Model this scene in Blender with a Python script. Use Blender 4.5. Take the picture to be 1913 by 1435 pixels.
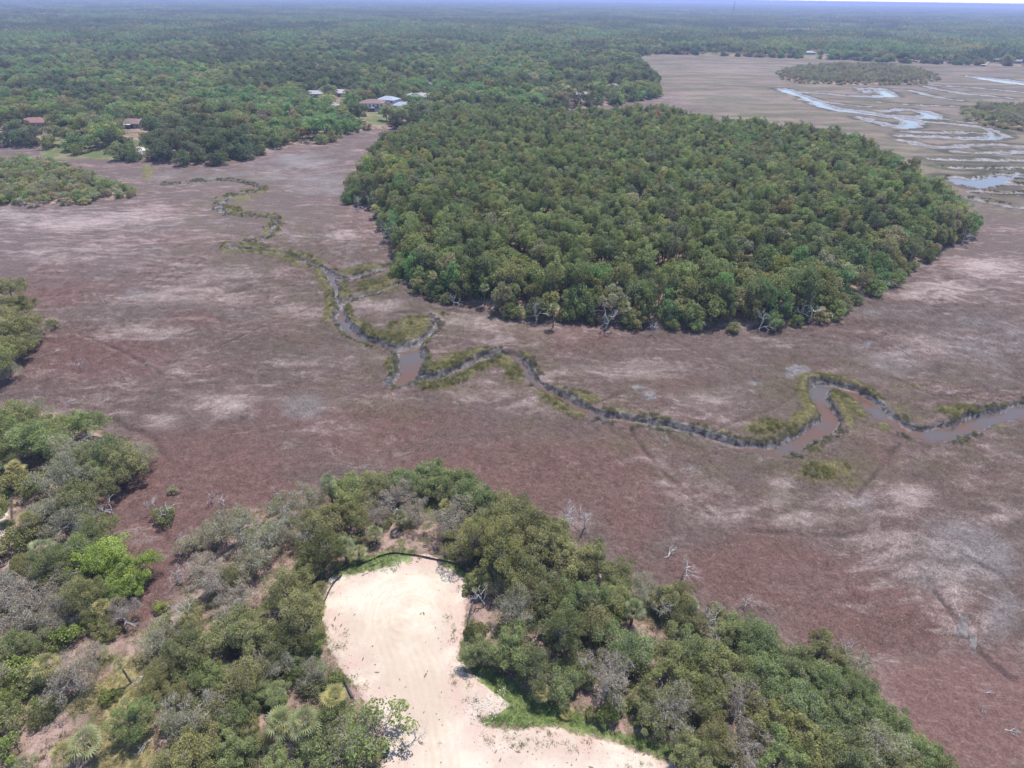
import bpy, bmesh, math, random
import numpy as np
from mathutils import Matrix, Vector

# ------------------------------------------------------------------ camera, sky, sun, exposure
SC = bpy.context.scene
for o in list(bpy.data.objects): bpy.data.objects.remove(o, do_unlink=True)
COL = SC.collection
CAMH = 90.0
PITCH = math.radians(32.95)
ROLL = math.radians(0.8)
FPX = 1115.0                                  # focal length in photo pixels (photo 1913 x 1435)
_r0 = np.array([1.0, 0, 0]); _u0 = np.array([0, math.sin(PITCH), math.cos(PITCH)])
_f = np.array([0, math.cos(PITCH), -math.sin(PITCH)])
_r = _r0*math.cos(ROLL) + _u0*math.sin(ROLL); _u = _u0*math.cos(ROLL) - _r0*math.sin(ROLL)
cam_d = bpy.data.cameras.new('camera'); cam = bpy.data.objects.new('camera', cam_d); COL.objects.link(cam)
cam_d.sensor_width = 36; cam_d.lens = 18*FPX/956.5; cam_d.clip_start = 1; cam_d.clip_end = 90000
cam.matrix_world = Matrix([[_r[0], _u[0], -_f[0], 0], [_r[1], _u[1], -_f[1], 0], [_r[2], _u[2], -_f[2], CAMH], [0, 0, 0, 1]])
SC.camera = cam
SUN_EL = math.radians(68); SUN_AZ = math.atan2(0.5, 0.86)      # beyond the scene, to the right
W = bpy.data.worlds.new('World'); SC.world = W; W.use_nodes = True
wn = W.node_tree.nodes; wl = W.node_tree.links
sky = wn.new('ShaderNodeTexSky'); sky.sky_type = 'NISHITA'; sky.sun_disc = False
sky.sun_elevation = SUN_EL; sky.sun_rotation = SUN_AZ; sky.altitude = 50; sky.air_density = 1.0; sky.dust_density = 0.1; sky.ozone_density = 2.5
wl.new(sky.outputs[0], wn['Background'].inputs[0]); wn['Background'].inputs[1].default_value = 0.13
sd = bpy.data.lights.new('sun', 'SUN'); sun = bpy.data.objects.new('sun', sd); COL.objects.link(sun)
sd.energy = 4.0; sd.angle = math.radians(0.6); sd.color = (1.0, 0.955, 0.90)
_sv = Vector((math.sin(SUN_AZ)*math.cos(SUN_EL), math.cos(SUN_AZ)*math.cos(SUN_EL), math.sin(SUN_EL)))
sun.rotation_euler = _sv.to_track_quat('Z', 'Y').to_euler(); sun.location = (0, 0, 200)
SC.view_settings.view_transform = 'Standard'; SC.view_settings.look = 'None'; SC.view_settings.gamma = 1
SC.view_settings.exposure = 0.85
SC.render.engine = 'CYCLES'
SC.cycles.max_bounces = 6; SC.cycles.diffuse_bounces = 3; SC.cycles.transmission_bounces = 3
SC.cycles.transparent_max_bounces = 6; SC.cycles.volume_bounces = 1

# ------------------------------------------------------------------ helpers
def at(px, py, z=0.0):
    """the world point at height z seen at photo position (px, py)"""
    d = _f + _r*((px-956.5)/FPX) - _u*((py-717.5)/FPX)
    if d[2] > -0.004: d = d.copy(); d[2] = -0.004
    t = (z-CAMH)/d[2]
    return np.array([d[0]*t, d[1]*t, z])
def atl(pts, z=0.0): return [tuple(at(x, y, z)[:2]) for x, y in pts]
def proj(p):
    v = np.asarray(p, float) - np.array([0, 0, CAMH]); w = v @ _f
    return 956.5 + FPX*(v @ _r)/w, 717.5 - FPX*(v @ _u)/w, w

def _hash(ix, iy, s):
    h = (ix.astype(np.int64)*374761393 + iy.astype(np.int64)*668265263 + s*974634777) & 0xffffffff
    h = ((h ^ (h >> 13))*1274126177) & 0xffffffff
    return ((h ^ (h >> 16)) & 0xffff)/65535.0
def vnoise(x, y, s=0):
    ix = np.floor(x); iy = np.floor(y); fx = x-ix; fy = y-iy
    fx = fx*fx*(3-2*fx); fy = fy*fy*(3-2*fy)
    a = _hash(ix, iy, s); b = _hash(ix+1, iy, s); c = _hash(ix, iy+1, s); d = _hash(ix+1, iy+1, s)
    return (a*(1-fx)+b*fx)*(1-fy) + (c*(1-fx)+d*fx)*fy
def fbm(x, y, o=4, s=0):
    v = 0; a = 0.5; t = 0
    for k in range(o):
        v = v + a*vnoise(x*2**k, y*2**k, s+k); t += a; a *= 0.5
    return v/t
def sstep(a, b, x):
    t = np.clip((x-a)/(b-a), 0, 1); return t*t*(3-2*t)
def poly_sdf(poly, X, Y):
    """signed distance, positive inside"""
    P = np.asarray(poly, float); n = len(P); d = np.full(X.shape, 1e12); ins = np.zeros(X.shape, bool)
    for i in range(n):
        a = P[i]; b = P[(i+1) % n]; e = b-a; L = e@e + 1e-12
        t = np.clip(((X-a[0])*e[0]+(Y-a[1])*e[1])/L, 0, 1)
        d = np.minimum(d, (X-a[0]-t*e[0])**2 + (Y-a[1]-t*e[1])**2)
        if a[1] != b[1]:
            c = ((a[1] > Y) != (b[1] > Y)) & (X < (b[0]-a[0])*(Y-a[1])/(b[1]-a[1]) + a[0]); ins ^= c
    d = np.sqrt(d); return np.where(ins, d, -d)
def line_dist(pts, X, Y, widths, reach=60):
    """distance to the edge of a band round a polyline"""
    out = np.full(X.shape, float(reach)); P = np.asarray(pts, float)
    for i in range(len(P)-1):
        a = P[i]; b = P[i+1]; m = reach
        sel = (X > min(a[0], b[0])-m) & (X < max(a[0], b[0])+m) & (Y > min(a[1], b[1])-m) & (Y < max(a[1], b[1])+m)
        if not sel.any(): continue
        x = X[sel]; y = Y[sel]; e = b-a; L = e@e + 1e-12
        t = np.clip(((x-a[0])*e[0]+(y-a[1])*e[1])/L, 0, 1)
        dd = np.sqrt((x-a[0]-t*e[0])**2 + (y-a[1]-t*e[1])**2) - (widths[i]*(1-t)+widths[i+1]*t)
        out[sel] = np.minimum(out[sel], dd)
    return out
def smooth_line(pts, n=3):
    P = [np.array(p, float) for p in pts]
    for _ in range(n):
        Q = [P[0]]
        for a, b in zip(P[:-1], P[1:]): Q += [a*.75+b*.25, a*.25+b*.75]
        Q.append(P[-1]); P = Q
        if len(P) > 160: break
    return P

def tag(o, label=None, cat=None, group=None, kind=None):
    if label: o['label'] = label
    if cat: o['category'] = cat
    if group: o['group'] = group
    if kind: o['kind'] = kind
    return o
def empty(name, loc, rz=0.0, s=1.0):
    o = bpy.data.objects.new(name, None); COL.objects.link(o); o.location = loc; o.rotation_euler = (0, 0, rz)
    o.scale = (s, s, s) if not hasattr(s, '__len__') else s
    o.empty_display_size = 0.5
    return o
def mesh_np(name, V, F4=None, F3=None, mats=(), smooth=False, attrs=None):
    """mesh from numpy vertices and quads / triangles"""
    me = bpy.data.meshes.new(name); V = np.asarray(V, np.float32)
    F4 = np.zeros((0, 4), np.int32) if F4 is None else np.asarray(F4, np.int32)
    F3 = np.zeros((0, 3), np.int32) if F3 is None else np.asarray(F3, np.int32)
    me.vertices.add(len(V)); me.vertices.foreach_set('co', V.ravel())
    nl = F4.size + F3.size; me.loops.add(nl); me.loops.foreach_set('vertex_index', np.concatenate([F4.ravel(), F3.ravel()]).astype(np.int32))
    me.polygons.add(len(F4)+len(F3))
    st = np.concatenate([np.arange(len(F4))*4, F4.size + np.arange(len(F3))*3]).astype(np.int32)
    me.polygons.foreach_set('loop_start', st)
    if smooth: me.polygons.foreach_set('use_smooth', np.ones(len(F4)+len(F3), bool))
    for m in mats: me.materials.append(m)
    for k, v in (attrs or {}).items():
        v = np.asarray(v, np.float32)
        if v.ndim == 2:
            a = me.attributes.new(k, 'FLOAT_VECTOR', 'POINT'); a.data.foreach_set('vector', v.ravel())
        else:
            a = me.attributes.new(k, 'FLOAT', 'POINT'); a.data.foreach_set('value', v)
    me.update(calc_edges=True); me.validate()
    return me
def link(name, me, parent=None, loc=None):
    o = bpy.data.objects.new(name, me); COL.objects.link(o); o.parent = parent
    if loc is not None: o.location = loc
    return o

class MB:
    """collects boxes, tubes and polygons into one mesh"""
    def __init__(s): s.v = []; s.f = []; s.m = []; s.n = 0
    def add(s, V, F, mi=0):
        s.v += [tuple(map(float, p)) for p in V]; s.f += [tuple(i+s.n for i in f) for f in F]; s.m += [mi]*len(F); s.n += len(V)
    def box(s, c, d, rz=0, mi=0):
        cx, cy, cz = c; dx, dy, dz = d[0]/2, d[1]/2, d[2]/2; ca, sa = math.cos(rz), math.sin(rz)
        V = [(cx+x*dx*ca-y*dy*sa, cy+x*dx*sa+y*dy*ca, cz+z*dz) for z in (-1, 1) for x, y in ((-1, -1), (1, -1), (1, 1), (-1, 1))]
        s.add(V, [(3, 2, 1, 0), (4, 5, 6, 7), (0, 1, 5, 4), (1, 2, 6, 5), (2, 3, 7, 6), (3, 0, 4, 7)], mi)
    def tube(s, pts, rad, n=5, mi=0):
        P = [np.asarray(p, float) for p in pts]
        if not hasattr(rad, '__len__'): rad = [rad]*len(P)
        V = []; F = []
        for i, p in enumerate(P):
            t = P[min(i+1, len(P)-1)] - P[max(i-1, 0)]; t = t/(np.linalg.norm(t)+1e-9)
            a = np.cross(t, (0, 0, 1.0) if abs(t[2]) < .9 else (1.0, 0, 0)); a /= np.linalg.norm(a)+1e-9; b = np.cross(t, a)
            for k in range(n):
                w = 2*math.pi*k/n; V.append(p + rad[i]*(a*math.cos(w)+b*math.sin(w)))
        for i in range(len(P)-1):
            for k in range(n): F.append((i*n+k, i*n+(k+1) % n, (i+1)*n+(k+1) % n, (i+1)*n+k))
        F.append(tuple(range((len(P)-1)*n, len(P)*n)))
        s.add(V, F, mi)
    def mesh(s, name, mats, smooth=False):
        me = bpy.data.meshes.new(name); me.from_pydata(s.v, [], s.f)
        for m in (mats if isinstance(mats, (list, tuple)) else [mats]): me.materials.append(m)
        me.polygons.foreach_set('material_index', s.m)
        if smooth: me.polygons.foreach_set('use_smooth', [True]*len(s.f))
        me.update(); return me
    def build(s, name, mats, parent=None, smooth=False, loc=None): return link(name, s.mesh(name, mats, smooth), parent, loc)

# ------------------------------------------------------------------ materials
class NT:
    """short-hand for building a node material"""
    def __init__(s, name):
        s.mat = bpy.data.materials.new(name); s.mat.use_nodes = True; s.t = s.mat.node_tree
        s.t.nodes.clear(); s.out = s.t.nodes.new('ShaderNodeOutputMaterial')
    def n(s, ty, **kw):
        nd = s.t.nodes.new(ty)
        for k, v in kw.items(): setattr(nd, k, v)
        return nd
    def put(s, sock, v):
        if isinstance(v, bpy.types.NodeSocket): s.t.links.new(v, sock)
        elif v is not None:
            if hasattr(v, '__len__') and sock.type == 'RGBA' and len(v) == 3: v = (*v, 1)
            sock.default_value = v
    def math(s, op, a, b=None, c=None, clamp=False):
        nd = s.n('ShaderNodeMath', operation=op, use_clamp=clamp); s.put(nd.inputs[0], a)
        if b is not None: s.put(nd.inputs[1], b)
        if c is not None: s.put(nd.inputs[2], c)
        return nd.outputs[0]
    def vmath(s, op, a, b=None, scale=None):
        nd = s.n('ShaderNodeVectorMath', operation=op); s.put(nd.inputs[0], a)
        if b is not None: s.put(nd.inputs[1], b)
        if scale is not None: s.put(nd.inputs['Scale'], scale)
        return nd.outputs[0]
    def rng(s, v, a, b, c=0.0, d=1.0, smooth=True):
        nd = s.n('ShaderNodeMapRange', interpolation_type='SMOOTHSTEP' if smooth else 'LINEAR', clamp=True)
        for i, x in enumerate((v, a, b, c, d)): s.put(nd.inputs[i], x)
        return nd.outputs[0]
    def noise(s, vec, scale, det=3, rough=0.55, dist=0.0, col=False):
        nd = s.n('ShaderNodeTexNoise'); s.put(nd.inputs['Vector'], vec); nd.inputs['Scale'].default_value = scale
        nd.inputs['Detail'].default_value = det; nd.inputs['Roughness'].default_value = rough; nd.inputs['Distortion'].default_value = dist
        return nd.outputs[1 if col else 0]
    def mix(s, f, a, b, mode='MIX'):
        nd = s.n('ShaderNodeMix', data_type='RGBA', blend_type=mode); s.put(nd.inputs[0], f); s.put(nd.inputs[6], a); s.put(nd.inputs[7], b)
        return nd.outputs[2]
    def attr(s, name, ty='GEOMETRY', out=2):
        nd = s.n('ShaderNodeAttribute', attribute_name=name, attribute_type=ty); return nd.outputs[out]
    def pos(s): return s.n('ShaderNodeNewGeometry').outputs['Position']
    def objc(s): return s.n('ShaderNodeTexCoord').outputs['Object']
    def bump(s, h, strength=0.5, dist=0.1, normal=None):
        nd = s.n('ShaderNodeBump'); nd.inputs['Strength'].default_value = strength; nd.inputs['Distance'].default_value = dist
        s.put(nd.inputs['Height'], h)
        if normal is not None: s.put(nd.inputs['Normal'], normal)
        return nd.outputs[0]
    def princ(s, col, rough=0.8, spec=0.3, normal=None, **kw):
        nd = s.n('ShaderNodeBsdfPrincipled'); s.put(nd.inputs['Base Color'], col); s.put(nd.inputs['Roughness'], rough)
        s.put(nd.inputs['Specular IOR Level'], spec)
        if normal is not None: s.put(nd.inputs['Normal'], normal)
        for k, v in kw.items(): s.put(nd.inputs[k], v)
        return nd.outputs[0]
    def done(s, surf): s.t.links.new(surf, s.out.inputs['Surface']); return s.mat

def leaf_material(name, trans=0.46, spec=0.25):
    n = NT(name); tint = n.attr('tint', 'INSTANCER', 0); tone = n.attr('tone')
    rnd = n.n('ShaderNodeObjectInfo').outputs['Random']
    k = n.math('MULTIPLY', n.rng(tone, 0, 1, 0.50, 1.60, False), n.rng(rnd, 0, 1, 0.80, 1.20, False))
    c = n.vmath('SCALE', tint, scale=k)
    hue = n.n('ShaderNodeHueSaturation'); n.put(hue.inputs['Color'], c); n.put(hue.inputs['Hue'], n.rng(tone, 0, 1, 0.515, 0.488, False))
    c = hue.outputs[0]
    p = n.princ(c, 0.55, spec)
    tr = n.n('ShaderNodeBsdfTranslucent'); n.put(tr.inputs[0], n.mix(0.3, c, (0.24, 0.28, 0.06)))
    m = n.n('ShaderNodeMixShader'); m.inputs[0].default_value = trans; n.t.links.new(p, m.inputs[1]); n.t.links.new(tr.outputs[0], m.inputs[2])
    return n.done(m.outputs[0])
def bark_material(name, a, b, sc=3.0):
    n = NT(name); p = n.pos(); f = n.noise(n.vmath('MULTIPLY', p, (1, 1, 0.3)), sc, 4, 0.6)
    c = n.mix(n.rng(f, 0.35, 0.65), a, b); return n.done(n.princ(c, 0.9, 0.1, n.bump(f, 0.6, 0.1)))
def plain(name, a, b=None, sc=1.0, rough=0.7, spec=0.3, bump=0.0):
    n = NT(name); b = b or tuple(x*0.75 for x in a); f = n.noise(n.pos(), sc, 5, 0.6)
    nm = n.bump(n.noise(n.pos(), sc*6, 3), bump, 0.05) if bump else None
    return n.done(n.princ(n.mix(n.rng(f, 0.3, 0.7), a, b), rough, spec, nm))
M = {}
M['leaf'] = leaf_material('leaf'); M['needle'] = leaf_material('needle', 0.46); M['palm'] = leaf_material('palm_leaf', 0.28, 0.5)
M['bark'] = bark_material('bark', (0.15, 0.125, 0.11), (0.28, 0.25, 0.235))
M['pine_bark'] = bark_material('pine_bark', (0.10, 0.07, 0.055), (0.20, 0.14, 0.11))
M['dead_wood'] = bark_material('dead_wood', (0.30, 0.275, 0.27), (0.50, 0.475, 0.465), 2.0)
M['grey_twig'] = bark_material('grey_twig', (0.22, 0.20, 0.185), (0.38, 0.355, 0.34), 2.0)
M['palm_bark'] = bark_material('palm_bark', (0.10, 0.085, 0.075), (0.22, 0.19, 0.17), 5.0)
M['dry_frond'] = plain('dry_frond', (0.42, 0.33, 0.12), (0.34, 0.22, 0.11), 2.0, 0.8)

# ------------------------------------------------------------------ plan of the place (photo positions laid on the ground)
CREEKS = []                                    # (world points, half widths, mud margin)
def creek(pts, w, mud=1.5, smooth=2):
    P = smooth_line([(*at(x, y), ) [:2] for x, y in pts], smooth)
    if not hasattr(w, '__len__'): w = [w]*len(pts)
    ws = np.interp(np.linspace(0, 1, len(P)), np.linspace(0, 1, len(w)), w)
    CREEKS.append((P, ws, mud))
creek([(2050, 745), (1913, 769), (1870, 774), (1830, 783), (1790, 802), (1740, 813), (1700, 808), (1665, 790), (1640, 766), (1600, 738), (1565, 722), (1532, 718),
       (1529, 738), (1545, 765), (1552, 787), (1520, 812), (1480, 834), (1440, 846), (1400, 841), (1360, 831), (1300, 809), (1240, 795), (1180, 786), (1120, 778),
       (1080, 761), (1040, 736), (1003, 716), (985, 692), (965, 668), (938, 660), (905, 670), (870, 686), (835, 703), (795, 712), (764, 707)],
      [2.2, 2.3, 2.5, 2.3, 2.0, 2.3, 1.8, 1.4, 1.5, 1.4, 1.4, 1.2, 1.2], 0.9)
creek([(752, 712), (764, 695), (772, 675), (768, 655)], [2.2, 2.8, 3.4, 3.0], 1.8)
creek([(770, 655), (790, 640), (806, 622), (816, 603), (808, 590)], [1.3, 0.7, 0.3, 0.1, -0.2], 1.2)
creek([(768, 660), (735, 652), (700, 641), (668, 630), (645, 612), (632, 590), (636, 573), (656, 560), (700, 548), (735, 532), (755, 528)],
      [1.0, 0.5, 0.7, 1.5, 1.8, 1.6, 0.8, 0.5, 0.5, 0.4, 0.3], 0.9)
creek([(632, 590), (625, 540), (618, 514), (600, 502), (560, 483), (520, 472), (450, 466), (425, 461), (470, 452), (500, 447), (506, 430), (522, 412), (490, 406),
       (430, 405), (415, 395), (406, 381), (440, 366), (494, 354), (470, 344), (430, 338), (380, 338), (300, 346)],
      [0.2, 0.3, 1.2, 0.7, 0.3, 0.3, 0.6, 0.4, 0.3, 0.9, 0.3, 0.2, 0.4, 1.5, 1.3, 0.6, 0.6, 0.6, 0.4, 0.3], 0.9)
creek([(618, 514), (650, 524), (690, 512), (730, 497), (760, 492)], [0.9, 0.6, 0.5, 0.5], 0.8)
for pts, w, mud in [
    ([(1461, 166), (1471, 169), (1481, 174), (1497, 178), (1516, 185), (1533, 196), (1558, 203), (1589, 207), (1614, 210), (1646, 215), (1671, 219), (1696, 223), (1709, 229), (1697, 235), (1680, 238), (1650, 231), (1622, 225), (1605, 219)],
     [8, 11, 9, 4, 10, 13, 9, 9, 8, 9, 8, 6, 5, 4], 7),
    ([(1650, 208), (1675, 205), (1699, 204), (1722, 208), (1747, 215), (1729, 219), (1701, 219), (1680, 216)], [3, 5, 7, 9, 7, 5], 7),
    ([(1493, 172), (1533, 174), (1583, 179), (1621, 181), (1649, 179), (1664, 179), (1646, 166), (1609, 165), (1622, 173)], [3, 3, 4, 8, 10, 8, 6, 4], 8),
    ([(1651, 165), (1696, 168), (1722, 174), (1747, 181), (1789, 187)], [4, 4, 5, 4], 5),
    ([(1734, 162), (1772, 170), (1809, 176), (1860, 180), (1913, 186), (2100, 196)], [7, 5, 4, 4], 6),
    ([(1747, 159), (1809, 163), (1860, 167), (1913, 173), (2100, 184)], [4, 5, 6], 6),
    ([(1817, 143), (1840, 146), (1862, 149), (1885, 153), (1913, 158), (2100, 168)], [10, 22, 26, 12, 10], 10),
    ([(1716, 228), (1759, 229), (1809, 234), (1847, 241), (1872, 251), (1860, 257), (1809, 259), (1759, 256), (1684, 254)], [4, 4, 4, 5, 6, 4, 3], 6),
    ([(1689, 263), (1706, 266), (1722, 270), (1740, 274), (1772, 276), (1809, 271), (1860, 269), (1913, 274), (2100, 290)], [7, 8, 5, 3, 3, 4, 3], 4),
    ([(1739, 297), (1809, 298), (1860, 299), (1913, 300), (2100, 310)], [2, 3, 3], 4),
    ([(1788, 333), (1809, 344), (1834, 342), (1852, 335), (1872, 328), (1913, 328), (2100, 322)], [8, 10, 9, 7, 5], 4),
    ([(1690, 246), (1740, 247), (1800, 247), (1850, 249)], [2.5, 3, 3], 4), ([(1780, 283), (1840, 286), (1913, 284), (2100, 280)], [3, 4, 4], 4), ([(1762, 312), (1840, 315), (1913, 312), (2100, 318)], [2, 3, 3], 4),
    ([(1500, 186), (1560, 193), (1620, 199)], [3, 4, 3], 4), ([(1722, 218), (1760, 222), (1840, 232)], [3, 3, 3], 4), ([(1640, 190), (1700, 196), (1790, 199)], [2.5, 3, 3], 4), ([(1812, 357), (1860, 360), (1913, 362), (2100, 366)], [2, 3, 3], 3),
    ([(1852, 339), (1880, 343), (1913, 346), (2100, 352)], [4, 3, 3], 3),
    ([(1822, 372), (1860, 381), (1913, 391), (2100, 420)], [3, 4, 6], 3)]:
    creek(pts, [v*.72 for v in w], mud*.38)
RILLS = [[(1745, 1108), (1790, 1160), (1822, 1203), (1850, 1238), (1888, 1268)], [(150, 622), (210, 650), (270, 678), (300, 700)],
         [(184, 779), (217, 783), (240, 798), (287, 818), (315, 860)], [(1815, 1045), (1870, 1070), (1895, 1105)],
         [(420, 640), (520, 600), (590, 570), (615, 545)], [(150, 530), (200, 505), (240, 510), (330, 508), (338, 490)],
         [(700, 590), (760, 578), (800, 590), (820, 610)], [(650, 395), (560, 415), (500, 440)], [(1090, 760), (1160, 735), (1215, 715)],
         [(1340, 805), (1430, 765), (1490, 740), (1500, 705), (1520, 700)], [(1620, 700), (1680, 705), (1740, 740), (1800, 735), (1913, 720)],
         [(1180, 812), (1240, 880), (1330, 960)], [(1250, 800), (1243, 830)], [(1400, 990), (1500, 1000), (1600, 1000), (1650, 985)], [(1680, 830), (1640, 880), (1600, 930)]]
RILLS = [smooth_line(atl(r), 2) for r in RILLS]
SAND = atl([(606, 1110), (625, 1085), (665, 1072), (720, 1056), (790, 1048), (850, 1062), (868, 1085), (872, 1130), (866, 1200), (858, 1240), (870, 1265), (880, 1300), (888, 1345), (905, 1368), (960, 1375), (1040, 1372), (1110, 1390), (1180, 1412),
            (1260, 1440), (1330, 1500), (1400, 1700), (760, 1900), (640, 1650), (700, 1470), (725, 1425), (716, 1370), (680, 1320), (655, 1280), (625, 1235), (607, 1190)])
SAND_EDGE = atl([(868, 1270), (905, 1290), (960, 1330), (930, 1350), (890, 1355), (872, 1320)])         # bare white bank
SAND_LEFT = atl([(-60, 985), (0, 975), (22, 968), (26, 1000), (0, 1030), (-60, 1050)])
UPLAND = [atl([(-900, 760), (-200, 745), (0, 748), (120, 762), (200, 790), (270, 830), (280, 860), (230, 890), (180, 905), (185, 960), (200, 1000), (270, 1030), (275, 1075), (235, 1120), (255, 1170),
               (300, 1130), (340, 1080), (370, 1010), (420, 960), (520, 930), (600, 925), (700, 905), (800, 900), (900, 935), (1000, 980), (1100, 1010), (1200, 1080), (1300, 1130), (1420, 1170), (1560, 1240), (1640, 1300), (1720, 1390), (1830, 1500), (2100, 1900), (900, 2900), (-2500, 2400)]),
          atl([(-500, 520), (-100, 510), (10, 540), (50, 590), (60, 640), (25, 680), (0, 720), (-100, 735), (-500, 740)]),
          atl([(-300, 330), (0, 300), (100, 305), (170, 330), (250, 362), (255, 372), (130, 385), (0, 388), (-300, 400)])]
ISLAND = atl([(762, 262)]) + [(-60, 560)] + atl([(1060, 208), (1235, 202)], 12) + atl([(1330, 222), (1500, 238), (1610, 258), (1700, 300), (1785, 342), (1850, 400)], 11) + \
         atl([(1852, 438), (1808, 450), (1760, 470), (1700, 505), (1650, 545), (1600, 565), (1545, 600), (1470, 612), (1380, 622), (1270, 618), (1160, 610), (1060, 600), (960, 598), (880, 572), (800, 560),
              (745, 520), (738, 480), (718, 430), (700, 398), (645, 378), (655, 350), (690, 310), (700, 285), (735, 268)])
FOREST = atl([(-700, 255), (-300, 262), (0, 272), (90, 282), (150, 292), (210, 300), (290, 303), (340, 312), (400, 312), (440, 305), (475, 295), (530, 280), (560, 272), (620, 268), (650, 256), (690, 243), (730, 243), (770, 240),
              (1000, 215), (1130, 200), (1238, 182), (1236, 165), (1226, 148), (1204, 127), (1186, 108), (1230, 101), (1320, 104), (1400, 107), (1540, 111), (1700, 119), (1913, 125), (2200, 136)])
_fr = FOREST[-1]; _fl = FOREST[0]
FOREST = FOREST + [(_fr[0]*14, _fr[1]*14), (0, 30000), (-30000, 26000), (_fl[0]*20, _fl[1]*20)]
ISLETS = [atl([(1448, 136), (1480, 128), (1560, 122), (1650, 124), (1720, 132), (1750, 142), (1755, 150), (1720, 158), (1600, 160), (1500, 157), (1462, 150)]),
          atl([(1790, 204), (1830, 200), (1913, 203), (2050, 210), (2050, 250), (1913, 246), (1850, 238), (1805, 226)])]
LAWN = [atl([(75, 300), (75, 262), (180, 255), (300, 272), (310, 292), (230, 300), (150, 296)]), atl([(676, 236), (690, 212), (720, 216), (750, 230), (722, 240)]),
        atl([(672, 182), (700, 172), (760, 174), (800, 184), (740, 196)]),
        atl([(1310, 104), (1310, 99), (1540, 100), (1540, 108)]), atl([(1700, 116), (1700, 108), (1913, 108), (1913, 122)])]
GRASS = [atl([(618, 1092), (640, 1060), (700, 1044), (765, 1040), (772, 1060), (735, 1074), (690, 1084), (640, 1094)]), atl([(815, 1055), (860, 1062), (880, 1085), (878, 1110), (858, 1090)]),
         atl([(862, 1238), (900, 1250), (960, 1290), (1030, 1320), (1090, 1350), (1140, 1375), (1250, 1400), (1380, 1440), (1380, 1500), (1280, 1445), (1180, 1410), (1110, 1388), (1030, 1370), (960, 1372), (900, 1362), (930, 1340), (905, 1300)]),
         atl([(590, 1165), (606, 1160), (608, 1240), (622, 1290), (650, 1330), (690, 1370), (700, 1430), (650, 1420), (600, 1300), (580, 1220)]), atl([(-20, 920), (22, 925), (20, 970), (-20, 985)])]
MEADOW = atl([(120, 1330), (200, 1270), (260, 1230), (300, 1240), (300, 1300), (300, 1380), (320, 1440), (180, 1480), (160, 1400), (190, 1340), (150, 1345)])
# stands of live cordgrass (photo x, y, half sizes, strength)
GREEN = [(700, 536, 40, 13, 1), (735, 520, 22, 10, .9), (660, 508, 30, 6, 1), (690, 500, 25, 4, .8), (648, 592, 11, 20, .9), (672, 612, 22, 9, 1), (705, 628, 30, 9, 1), (760, 632, 40, 11, 1), (778, 608, 34, 18, .8), (735, 610, 18, 14, .6),
         (812, 692, 32, 12, 1), (855, 675, 34, 11, 1), (895, 658, 22, 9, .8), (940, 678, 22, 12, .8), (960, 700, 22, 22, .7), (730, 685, 12, 22, .6), (1440, 800, 48, 15, .9), (1495, 786, 22, 20, .9), (1505, 745, 14, 24, .7), (1570, 742, 26, 12, .9), (1610, 762, 30, 14, .8),
         (1655, 800, 16, 12, .6), (1780, 766, 36, 9, .9), (1225, 797, 20, 6, 1), (1290, 812, 35, 8, .6), (520, 470, 40, 4, .9), (465, 462, 40, 5, .8), (440, 372, 28, 4, .9), (478, 358, 25, 4, .9), (430, 392, 22, 6, .9), (452, 401, 28, 5, .7), (505, 436, 18, 9, .6),
         (275, 320, 9, 20, .8), (420, 340, 60, 5, .4), (1150, 770, 60, 10, .5), (1100, 745, 30, 12, .6), (1540, 880, 80, 28, .55), (1600, 905, 60, 25, .4), (1690, 720, 80, 14, .35), (600, 520, 25, 10, .4), (1080, 830, 20, 12, .3), (590, 495, 30, 8, .6),
         (1400, 870, 40, 8, .3), (1860, 800, 30, 8, .5), (630, 560, 10, 14, .6), (60, 600, 30, 20, .3)]
PALE = [(150, 410, 200, 22, .7), (120, 470, 160, 20, .4), (330, 560, 160, 40, .5), (260, 620, 90, 20, .8), (420, 520, 120, 25, .5), (560, 680, 60, 16, .6), (420, 755, 50, 22, .8), (300, 790, 35, 14, .8), (600, 560, 90, 30, .5), (700, 570, 60, 12, .9), (860, 600, 120, 18, .9), (960, 640, 80, 14, .5),
        (1000, 760, 70, 22, .8), (900, 740, 60, 14, .6), (620, 800, 70, 14, .7), (820, 800, 70, 10, .5), (1200, 690, 90, 20, .6), (1330, 740, 60, 22, .7), (1430, 640, 60, 12, .6), (1760, 540, 80, 22, .8), (1850, 500, 70, 20, .8), (1460, 915, 30, 30, 1), (1510, 965, 60, 14, .9), (1270, 900, 80, 30, .6),
        (1340, 960, 70, 18, .6), (1700, 930, 40, 26, .8), (1620, 1010, 90, 20, .6), (1720, 1040, 90, 40, .5), (1560, 930, 60, 16, .6), (1190, 860, 60, 14, .5), (1290, 1010, 50, 20, .4), (1780, 1130, 40, 60, .5), (640, 440, 40, 12, .7), (560, 440, 60, 8, .5), (1400, 130, 150, 14, .8), (1350, 180, 120, 12, .7),
        (1880, 960, 60, 20, .5), (1060, 700, 60, 20, .4), (1740, 640, 90, 20, .4), (1100, 860, 70, 10, .3), (740, 750, 80, 12, .4)]
GREY = [(1800, 1040, 140, 70, .9), (1850, 640, 130, 60, .7), (1680, 680, 90, 30, .6), (1880, 1150, 50, 60, .9), (560, 755, 55, 24, .9), (440, 330, 200, 14, .7), (600, 340, 80, 30, .8), (250, 550, 50, 14, .6), (640, 470, 60, 25, .6), (1650, 580, 90, 20, .5), (560, 300, 100, 20, .8), (60, 400, 80, 16, .5), (1300, 870, 40, 20, .3),
        (1620, 930, 60, 40, .4), (330, 700, 40, 16, .6), (430, 590, 40, 10, .6), (1470, 710, 60, 16, .5)]
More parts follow.
